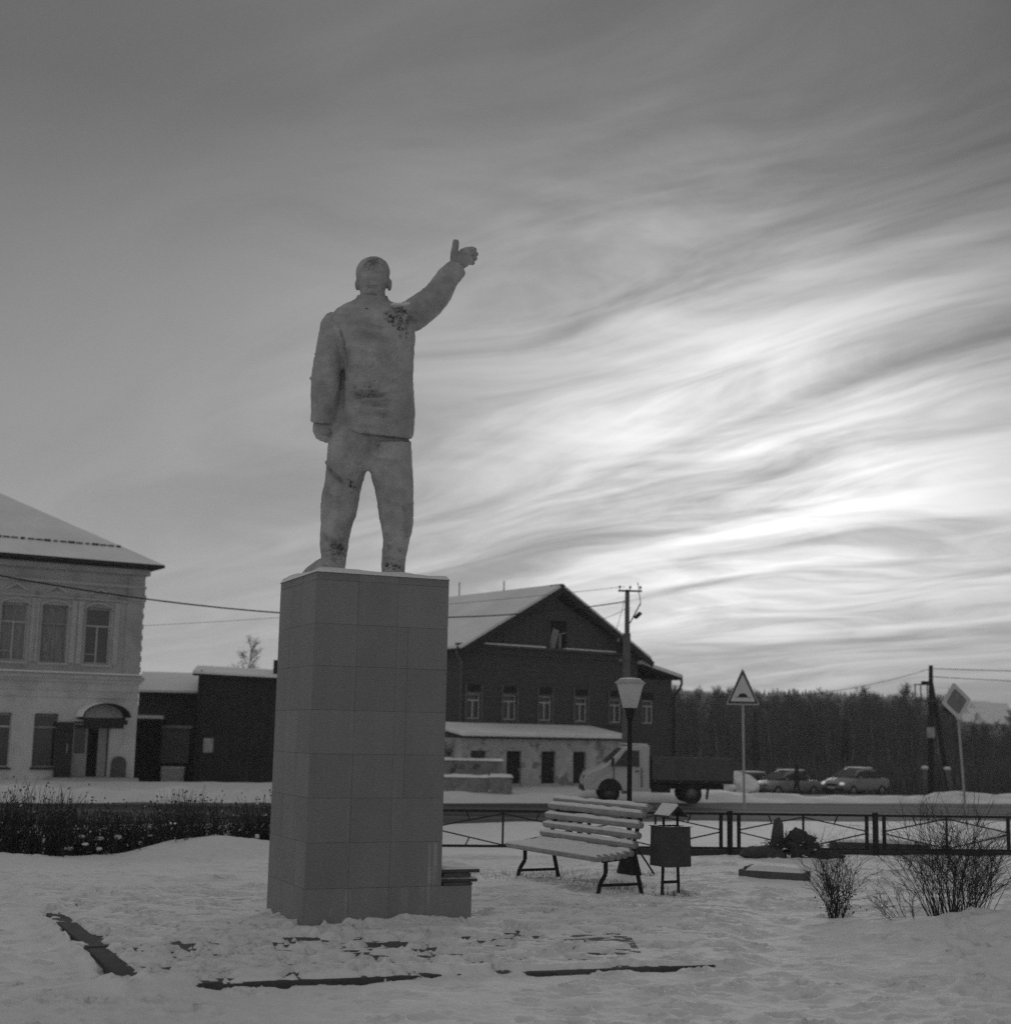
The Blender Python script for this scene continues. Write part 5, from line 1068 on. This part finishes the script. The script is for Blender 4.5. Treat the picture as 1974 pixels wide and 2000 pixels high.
def car(loc, rz, label, paint, L=4.2, W=1.72, H=1.48, kind='hatch', on=False, group=None):
    t = thing('parked_car', loc, label, 'car', rz, group)
    q = H / 1.48
    if kind == 'sedan': hb = [(0, .55, .66), (.06, .30, .72), (.9, .26, .92), (1.25, .26, .96), (2.0, .26, .97), (3.3, .26, .97), (3.55, .28, .97), (4.05, .33, .92), (4.2, .5, .80)]; rf = [(1.05, .93), (1.75, 1.40), (2.2, 1.47), (2.9, 1.44), (3.55, .98)]
    else: hb = [(0, .55, .68), (.05, .30, .76), (.75, .26, .96), (1.05, .26, 1.0), (2.0, .26, 1.0), (3.5, .28, 1.0), (3.9, .33, 1.0), (4.12, .42, .97), (4.2, .55, .9)]; rf = [(.95, .97), (1.65, 1.42), (2.2, 1.49), (3.3, 1.44), (4.05, .98)]
    s = L / 4.2; secs = []
    for x, z0, z1 in hb:
        w = W / 2 * (.86 if x < .02 else .95 if x < .2 else .93 if x > 4.1 else 1.)
        secs.append([(x * s, y * w, z * q) for y, z in ((-.9, z0), (-1, z0 + .12), (-1, (z0 + z1) / 2), (-.97, z1 - .07), (-.88, z1), (.88, z1), (.97, z1 - .07), (1, (z0 + z1) / 2), (1, z0 + .12), (.9, z0))])
    m = MB(); m.sections(secs); m.build('body', paint, t)
    def ring(x, z): w = W / 2 * (.90 - .24 * max(0, (z - .95)) / .5); return w
    n = len(rf); m = MB(); cs = []
    for x, z in rf: w = ring(x, z); cs.append([(x * s, -w, z * q), (x * s, -w * .8, (z + .03) * q), (x * s, w * .8, (z + .03) * q), (x * s, w, z * q), (x * s, W / 2 * .88, .93 * q), (x * s, -W / 2 * .88, .93 * q)])
    m.sections(cs); m.build('cabin', paint, t)
    def quad(name, P, mm): m = MB(); m.add(P, [(0, 1, 2, 3)]); o = m.build(name, mm, t); sm = o.modifiers.new('s', 'SOLIDIFY'); sm.thickness = .012; return o
    e = .012; a, b = rf[0], rf[1]; i0, i1 = .12, .88
    P = []
    for (k, sy) in ((i0, -1), (i0, 1), (i1, 1), (i1, -1)): x = a[0] + (b[0] - a[0]) * k; z = a[1] + (b[1] - a[1]) * k; P.append(((x - .03) * s, sy * ring(x, z) * .86, (z + .04) * q))
    quad('windscreen', P, carglass)
    a, b = rf[-1], rf[-2]; P = []
    for (k, sy) in ((i0 + .1, -1), (i0 + .1, 1), (i1, 1), (i1, -1)): x = a[0] + (b[0] - a[0]) * k; z = a[1] + (b[1] - a[1]) * k; P.append(((x + .03) * s, sy * ring(x, z) * .84, (z + .045) * q))
    quad('rear_window', P, carglass)
    def roofz(x): return np.interp(x, [p[0] for p in rf], [p[1] for p in rf])
    for sy in (-1, 1):
        for x0, x1 in ((rf[0][0] + .32, 2.32), (2.42, rf[-1][0] - .42)):
            P = []
            for x, top in ((x0, 0), (x1, 0), (x1, 1), (x0, 1)):
                z = 1.0 if not top else min(roofz(x) - .06, 1.38); z = max(z, 1.0); xx = x if not (top and roofz(x) - .06 < 1.0) else x
                if top and x == x0 and roofz(x) < 1.3: xx = x + .25; z = roofz(xx) - .07
                if top and x == x1 and roofz(x) < 1.3: xx = x - .2; z = roofz(xx) - .07
                w = ring(xx, z) + .014 if z > 1.0 else W / 2 * .905; P.append((xx * s, sy * w, z * q))
            quad('side_window', P, carglass)
        wheel(t, .80 * s, sy * (W / 2 - .10), .335, .20, rimL); wheel(t, 3.38 * s, sy * (W / 2 - .10), .335, .20, rimL)
        m = MB(); ball(m, (.08 * s, sy * W / 2 * .70, .68 * q), (.10, .17, .085), 8, False); m.build('headlight', lit if on else lampg, t)
        m = MB(); m.box((1.35 * s, sy * (W / 2 + .06), 1.0 * q), (.10, .18, .13)); m.build('mirror', paint, t, .02)
        m = MB(); m.box((4.17 * s, sy * W / 2 * .78, .85 * q), (.06, .22, .12)); m.build('tail_light', redp, t)
    m = MB(); m.box((.03 * s, 0, .62 * q), (.06, W * .42, .12)); m.build('grille', blackp, t); m = MB(); m.box((.02, 0, .40 * q), (.10, W * .8, .12)); m.build('bumper_intake', blackp, t, .02)
    m = MB(); m.box((-.02, 0, .47 * q), (.02, .50, .11)); m.build('number_plate', whitep, t)
    snowpad(1.75 * s, 3.2 * s, -W / 2 * .55, W / 2 * .55, 1.49 * q, .035, 'roof_snow', t, 5, .1, snow_far, .15)
    for o in t.children:
        if o.name.startswith(('body', 'cabin')):
            sb = o.modifiers.new('s', 'SUBSURF'); sb.levels = sb.render_levels = 1
    return t
lit = bpy.data.materials.new('lit_headlamp'); lit.use_nodes = True; b_ = lit.node_tree.nodes['Principled BSDF']; b_.inputs['Emission Color'].default_value = (1, 1, 1, 1); b_.inputs['Emission Strength'].default_value = .35
p1 = mat('car_paint_dark', .09, .5, .05, 2, spec=.3); p2_ = mat('car_paint_mid', .30, .5, .05, 2, spec=.3); p3_ = mat('car_paint_pale', .30, .35, .05, 2, spec=.5)
p = at(1622, 1553, 80.0); car((p.x, p.y - .3, g1(p.x, p.y) + .0), math.radians(40), 'grey hatchback with its headlights lit, rightmost of the parked cars', p2_, 4.25, 1.75, 1.56, 'hatch', True)
p = at(1477, 1550, 81.5); car((p.x, p.y, g1(p.x, p.y) + .02), math.radians(33), 'grey saloon car with a dark figure walking in front of it', p2_, 4.5, 1.75, 1.5, 'sedan')
p = at(1402, 1553, 86); car((p.x, p.y, g1(p.x, p.y) + .15), math.radians(24), 'dark car mostly hidden behind the snow heap', p1, 4.1, 1.7, 1.50, 'hatch')
for px, py, D, dm, lab, sd_ in ((1423, 1555, 73, (2.2, 1.7, 1.55), 'tall ploughed heap of snow behind the truck', 4), (1395, 1556, 70, (1.8, 1.4, .8), 'lower ploughed heap of snow by the truck tail', 6)):
    p = at(px, py, D); lump('snow_heap', (p.x, p.y, g1(p.x, p.y) + .05), dm, snow_far, lab, 'snow heap', sd_, am=.55)
# flatbed truck, facing left
tz = -.72; p = at(1133, 1558, 52.6)
tk = thing('flatbed_truck', (p.x, 52.1, tz), 'pale cabbed light flatbed truck with dark drop sides parked beyond the road', 'truck', math.radians(1.0))
cabp = mat('cab_paint', .55, .4, .08, 3, spec=.4); bedp = mat('bed_boards', .10, .8, .25, 4)
prof = [(0.02, .45), (0.0, .80), (.12, 1.02), (.62, 1.24), (.80, 1.34), (1.42, 1.94), (1.62, 2.02), (2.30, 2.04), (2.36, 1.96), (2.36, .42), (1.45, .42)]
m = MB(); Wc = 1.0; secs = []
for y, ins in ((-Wc, .06), (-Wc + .05, 0), (Wc - .05, 0), (Wc, .06)):
    secs.append([(x + (ins if x < 1 else -ins * .3), y * (1 - .10 * max(0, z - 1.15) / .9), z - (ins * .6 if z > 1.2 else 0)) for x, z in prof])
m.sections(secs, smooth=False); cabo = m.build('cab', cabp, tk, .03)
def sy_(z): return Wc * (1 - .10 * max(0, z - 1.15) / .9) + .012
for s in (-1, 1):
    m = MB(); P = [(1.08, s * (sy_(1.28) - .0), 1.28), (1.98, s * sy_(1.28), 1.28), (1.98, s * sy_(1.84), 1.84), (1.50, s * sy_(1.84), 1.84)]; m.add(P, [(0, 1, 2, 3)]); o = m.build('side_window', carglass, tk); sm = o.modifiers.new('s', 'SOLIDIFY'); sm.thickness = .015; sm.offset = 0
    m = MB(); m.box((1.02, s * 1.18, 1.42), (.10, .16, .30)); m.build('mirror', blackp, tk, .02)
    m = MB(); m.bx(1.06, 1.09, s * 1.001, s * 1.016, .55, 1.25); m.bx(2.05, 2.08, s * 1.001, s * 1.016, .55, 1.25); m.build('door_seam', blackp, tk)
    m = MB(); m.box((1.9, s * 1.02, 1.12), (.14, .03, .04)); m.build('handle', blackp, tk)
    m = MB(); m.box((.06, s * .78, .86), (.12, .3, .16)); m.build('headlight', lampg, tk, .03)
    m = MB(); m.sections([[(.95 + r * math.cos(t), s * y, .42 + r * math.sin(t)) for t in [PI * k / 12 for k in range(13)]] for r, y in ((.43, .985), (.43, 1.02))], smooth=False); m.build('wheel_arch', blackp, tk)
    wheel(tk, .95, s * .86, .35, .22, rim); wheel(tk, 3.85, s * .86, .35, .34, rim)
    m = MB(); m.box((4.42, s * .86, .38), (.04, .3, .42), 0, 0, .15); m.build('mudflap', blackp, tk)
m = MB(); m.add([(.84, -.84, 1.40), (.84, .84, 1.40), (1.36, .80, 1.90), (1.36, -.80, 1.90)], [(0, 1, 2, 3)]); o = m.build('windscreen', carglass, tk); sm = o.modifiers.new('s', 'SOLIDIFY'); sm.thickness = .03
m = MB(); m.box((.02, 0, .50), (.10, 1.9, .20)); m.build('bumper', blackp, tk, .02)
m = MB(); m.bx(2.2, 5.1, -.35, .35, .50, .68); m.bx(2.45, 3.1, -.9, -.45, .38, .66); m.bx(3.84, 3.86, -.7, .7, .3, .4); m.build('chassis', blackp, tk)
m = MB(); m.bx(2.46, 5.32, -1.02, 1.02, .72, .82); m.build('deck', blackp, tk)
for y in (-1.02, 1.02):
    for k in range(3): m = MB(); m.bx(2.46, 5.32, y - .015, y + .015, .83 + k * .26, .83 + k * .26 + .25); m.build('drop_side', bedp, tk)
    for k in range(4): m = MB(); x = 2.5 + k * .92; m.bx(x, x + .06, y - .03 * (1 if y > 0 else 1) - .0, y + .03, .76, 1.61); m.build('stake', bedp, tk)
for x in (2.46, 5.32): m = MB(); m.bx(x - .018, x + .018, -1.0, 1.0, .83, 1.68 if x < 3 else 1.60); m.build('end_board', bedp, tk)
m = MB(); m.bx(2.5, 5.28, -1.0, 1.0, .84, 1.0); m.build('bed_snow', snow_far, tk); m = MB(); m.bx(1.5, 2.3, -.8, .8, 2.045, 2.075); m.build('roof_snow', snow_far, tk, .01)
m = MB(); m.bx(2.46, 5.32, -1.04, -1.00, 1.612, 1.64); m.build('top_rail', mat('bed_rail', .13, .6), tk)

# ------------------------------------------------------------------ the walking person
p = at(1556, 1556, 80.0)
pe = thing('person', (p.x, p.y, g1(p.x, p.y) + .02), 'person in dark winter clothes walking past the grey saloon car', 'person', math.radians(70))
sSX, sSY, sSZ = SX, SY, SZ
def rng_(c, rx, ry, n=18): return [(c[0] + rx * math.cos(2 * PI * k / n), c[1] + ry * math.sin(2 * PI * k / n), c[2]) for k in range(n)]
m = MB()
m.sections([rng_((x, y, z), a, b) for x, y, z, a, b in ((0, 0, .72, .17, .14), (0, 0, .95, .19, .15), (0, 0, 1.15, .18, .14), (0, .0, 1.35, .21, .14), (0, 0, 1.44, .19, .12), (0, 0, 1.50, .08, .08), (0, .01, 1.55, .055, .06), (0, .02, 1.60, .07, .085), (0, .02, 1.67, .078, .10), (0, .015, 1.73, .07, .085), (0, .01, 1.765, .03, .04))])
for s in (-1, 1):
    a = s * .22
    m.tube([(s * .09, 0, .80), (s * .095, a * .55, .48), (s * .095, a * .9, .12), (s * .095, a, .05)], [.095, .07, .055, .055], 10)
    m.tube([(s * .095, a - .03, .045), (s * .10, a + .18, .04)], [.05, .04], 8)
    m.tube([(s * .19, 0, 1.40), (s * .25, -a * .25, 1.15), (s * .22, -a * .3 + .1, .93)], [.06, .052, .042], 10)
    for k in range(4): m.tube([(s * .215 + (k - 1.5) * .018, -a * .3 + .11, .90), (s * .213 + (k - 1.5) * .018, -a * .3 + .14, .82 + .01 * abs(k - 1))], .010, 6)
    m.tube([(s * .195, -a * .3 + .12, .90), (s * .18, -a * .3 + .15, .86)], .011, 6)
m.tube([(0, .10, 1.66), (0, .135, 1.635)], [.012, .016], 6)
co, fs, no = fuse(m, .013, 2); skin('body', co, fs, mat('dark_clothing', .018, .9, .3, 6), pe)
m = MB(); m.sections([rng_((0, y, z), a, b) for y, z, a, b in ((.018, 1.685, .083, .104), (.015, 1.75, .078, .095), (.01, 1.79, .045, .05))]); m.build('cap', mat('dark_cap', .03, .9), pe)

# ------------------------------------------------------------------ the wood beyond, far hill houses
bark = mat('birch_bark', .38, .9, .5, 3, v2=.03, v2scale=6, v2lo=.5, v2hi=.56); barkd = mat('dark_bark', .04, .9, .4, 5); crownm = mat('crown_twigs', .085, .9, .35, 3); needle = mat('needles', .022, .9, .4, 4)
def bare_tree(seed, H, m_b, dens=1.):
    rs = random.Random(seed); t = MB(); c = MB(); pts = [Vector((0, 0, -.5))]; 
    for k in range(8): pts.append(Vector((rs.gauss(0, .05) * k, rs.gauss(0, .05) * k, H * (k + 1) / 8)))
    t.tube(pts, [.16 * (1 - .11 * k) for k in range(9)], 6, True, False)
    for i in range(int(46 * dens)):
        q = rs.uniform(.22, .99) ** .8; j = min(int(q * 8), 7); b = pts[j].lerp(pts[j + 1], q * 8 - j); a = rs.uniform(0, 2 * PI); ln = (1.05 - q) * H * .26 + .5
        d = Vector((math.cos(a), math.sin(a), rs.uniform(.5, 1.6))).normalized(); p_ = [b]
        for s in range(3): d = (d + Vector((rs.gauss(0, .15), rs.gauss(0, .15), .08))).normalized(); p_.append(p_[-1] + d * ln / 3)
        c.tube(p_, [.035 * (1.2 - q), .025, .018, .01], 3, True, False)
        for s in range(9):
            w = rs.uniform(.25, 1); k = min(int(w * 3), 2); bb = p_[k].lerp(p_[k + 1], w * 3 - k); e = (d + Vector((rs.gauss(0, .6), rs.gauss(0, .6), rs.gauss(.1, .5)))).normalized() * ln * rs.uniform(.25, .55)
            sd2 = e.cross(Vector((rs.gauss(0, 1), rs.gauss(0, 1), rs.gauss(0, 1)))).normalized() * .016; c.add([bb - sd2, bb + sd2, bb + e], [(0, 1, 2)])
            for _ in range(3):
                u = bb + e * rs.uniform(.3, .9); f = (e.normalized() + Vector((rs.gauss(0, .8), rs.gauss(0, .8), rs.gauss(0, .5)))).normalized() * rs.uniform(.25, .6); s3 = f.cross(Vector((rs.gauss(0, 1), rs.gauss(0, 1), rs.gauss(0, 1)))).normalized() * .013; c.add([u - s3, u + s3, u + f], [(0, 1, 2)])
    return t.mesh('trunk', m_b), c.mesh('crown', crownm)
def spruce(seed, H):
    rs = random.Random(seed); t = MB(); c = MB(); t.tube([(0, 0, -.5), (0, 0, H)], [.15, .02], 6)
    z = H * .12
    while z < H * .98:
        r = (1 - z / H) * H * .17 + .15
        for k in range(11):
            a = rs.uniform(0, 2 * PI); l = r * rs.uniform(.7, 1.15); e = Vector((math.cos(a) * l, math.sin(a) * l, -l * rs.uniform(.15, .5))); sd2 = Vector((-math.sin(a), math.cos(a), 0)) * l * .22
            b = Vector((0, 0, z + rs.uniform(0, .3))); c.add([b, b + e * .6 + sd2, b + e, b + e * .6 - sd2, b + e * .5 + Vector((0, 0, -.2))], [(0, 1, 2, 3), (0, 3, 4), (0, 4, 1)])
        z += .33
    return t.mesh('trunk', barkd), c.mesh('crown', needle)
protos = [(bare_tree(1, 12.5, bark, 1.1), 'birch_tree'), (bare_tree(2, 13.5, bark, 1.), 'birch_tree'), (bare_tree(3, 11.5, barkd, 1.3), 'bare_tree'), (bare_tree(4, 13, barkd, 1.2), 'bare_tree'), (bare_tree(5, 12, bark, .9), 'birch_tree'), (spruce(6, 11.5), 'spruce_tree'), (spruce(7, 9), 'spruce_tree')]
LABT = {'birch_tree': ('pale trunked leafless birch in the dense wood beyond the parked cars', 'birches in the wood'), 'bare_tree': ('dark trunked leafless tree in the dense wood beyond the parked cars', 'bare trees in the wood'), 'spruce_tree': ('dark spruce standing among the leafless trees of the wood', 'spruces in the wood')}
rs = random.Random(77); cnt = 0
def plant(x, y, k, s, lab=None):
    (tm, cm), nm = protos[k]; z = g1(x, y)
    t = thing(nm, (x, y, z), lab or LABT[nm][0], 'tree', rs.uniform(0, 6.28), None if lab else LABT[nm][1]); t.scale = (s, s, s)
    for n, me in (('trunk', tm), ('crown', cm)): o = bpy.data.objects.new(n, me); C.objects.link(o); o.parent = t
for i in range(285):
    D = 104 + 75 * rs.random() ** .8
    px = rs.uniform(1288, 1990)
    if rs.random() < .10: px = rs.uniform(1180, 1300)
    k = rs.choices(range(7), (5, 5, 4, 4, 5, .5, .7))[0]
    x = at(px, 1450, D).x; want = at(px, 1352 + rs.gauss(5, 10) + (px - 1300) * .016 + (62 if px > 1872 else 0), D).z - g1(x, D); hh = (12.5, 13.5, 11.5, 13, 12, 11.5, 9)[k]
    plant(x, D, k, max(.5, min(1.5, want / hh * rs.uniform(.86, 1.0))))
# thicket on the wood's edge and a far wooded mass
m = MB()
for i in range(9000):
    D = rs.uniform(97, 135); px = rs.uniform(1290, 2000); x = at(px, 1450, D).x; z = g1(x, D); h = rs.uniform(.8, 3.6); e = Vector((rs.gauss(0, .35), rs.gauss(0, .2), h)); s3 = Vector((.03, 0, 0)); b = Vector((x, D, z)); m.add([b - s3, b + s3, b + e * .6 + s3 * .6 + Vector((rs.gauss(0, .15), 0, 0)), b + e], [(0, 1, 2, 3)])
tag(m.build('undergrowth', crownm), 'tangled dark undergrowth along the foot of the wood', 'undergrowth', None, 'stuff')
m = MB()
for i in range(15000):
    y = rs.uniform(330, 760); x = rs.uniform(.06, .62) * y; z = g1(x, y) + float((3.0 + y * .004) * fbm(np.array([x * .012]), np.array([y * .012]), 4, 70)[0]) * .9
    h = rs.uniform(4, 7); w = h * rs.uniform(.16, .32); a = rs.uniform(0, PI); c, s = math.cos(a) * w, math.sin(a) * w
    m.add([(x - c, y - s, z), (x + c, y + s, z), (x, y, z + h), (x + s, y - c, z), (x - s, y + c, z)], [(0, 1, 2), (3, 4, 2)])
tag(m.build('far_wood', mat('far_crowns', .075, .9, .4, .05)), 'far wooded hillside on the horizon', 'wood', None, 'stuff')
for i, (px, py, D, w, lab) in enumerate(((1905, 1378, 520, 10, 'pale roofed cottage highest on the far hillside at the right'), (1932, 1381, 500, 12, 'snowy roofed cottage beside it near the picture edge'), (1935, 1408, 420, 7, 'small pale house lower on the far hillside at the right edge'),
                                  (1898, 1404, 430, 9, 'grey roofed cottage left of the small pale house on the hillside'), (1925, 1393, 460, 12, 'long snowy roofed barn in the middle of the hillside hamlet'))):
    p = at(px, py, D); z = p.z - 3.5; t = thing('cottage', (p.x, p.y, z), lab, 'house', rs.uniform(-.3, .3)); m = MB(); m.bx(-w / 2, w / 2, -3, 3, -8, 2.6); m.build('wall', mat('cottage_wall', .25 if i != 2 else .25, .9, .2, .2), t)
    m = MB(); m.add([(-w / 2 - .5, -3.6, 2.5), (w / 2 + .5, -3.6, 2.5), (w / 2 + .5, 0, 5), (-w / 2 - .5, 0, 5), (-w / 2 - .5, 3.6, 2.5), (w / 2 + .5, 3.6, 2.5)], [(0, 1, 2, 3), (3, 2, 5, 4), (0, 3, 4), (1, 5, 2), (0, 4, 5, 1)]); m.build('roof', snow_far, t)
    for x in (-w * .25, w * .25): m = MB(); m.bx(x - .6, x + .6, -3.06, -3.001, .4, 1.8); m.build('window', glass, t)
for px, D, k, s, lab in ((482, 92, 3, .80, 'lone bare tree showing above the black outbuilding roof'), (1850, 150, 0, 1.0, 'tallest birch crown standing over the wood behind the diamond sign'), (1772, 150, 2, 1.12, 'round topped bare tree over the wood left of the wooden pole')):
    x = at(px, 1400, D).x; plant(x, D, k, s, lab)

# ------------------------------------------------------------------ the winter air
HZ = MB(); HZ.bx(-640, 700, -90, 900, -45, 46); hz = HZ.build('haze', mat('tmp_h', .5)); hz['kind'] = 'stuff'; hz['label'] = 'thin winter haze in the air'
hm = bpy.data.materials.new('haze_air'); hm.use_nodes = True; t = hm.node_tree; t.nodes.clear(); pv_ = t.nodes.new('ShaderNodeVolumePrincipled'); pv_.inputs['Color'].default_value = (.9, .9, .9, 1); pv_.inputs['Density'].default_value = .0008; pv_.inputs['Anisotropy'].default_value = .2
ou = t.nodes.new('ShaderNodeOutputMaterial'); t.links.new(pv_.outputs[0], ou.inputs['Volume']); hz.data.materials[0] = hm
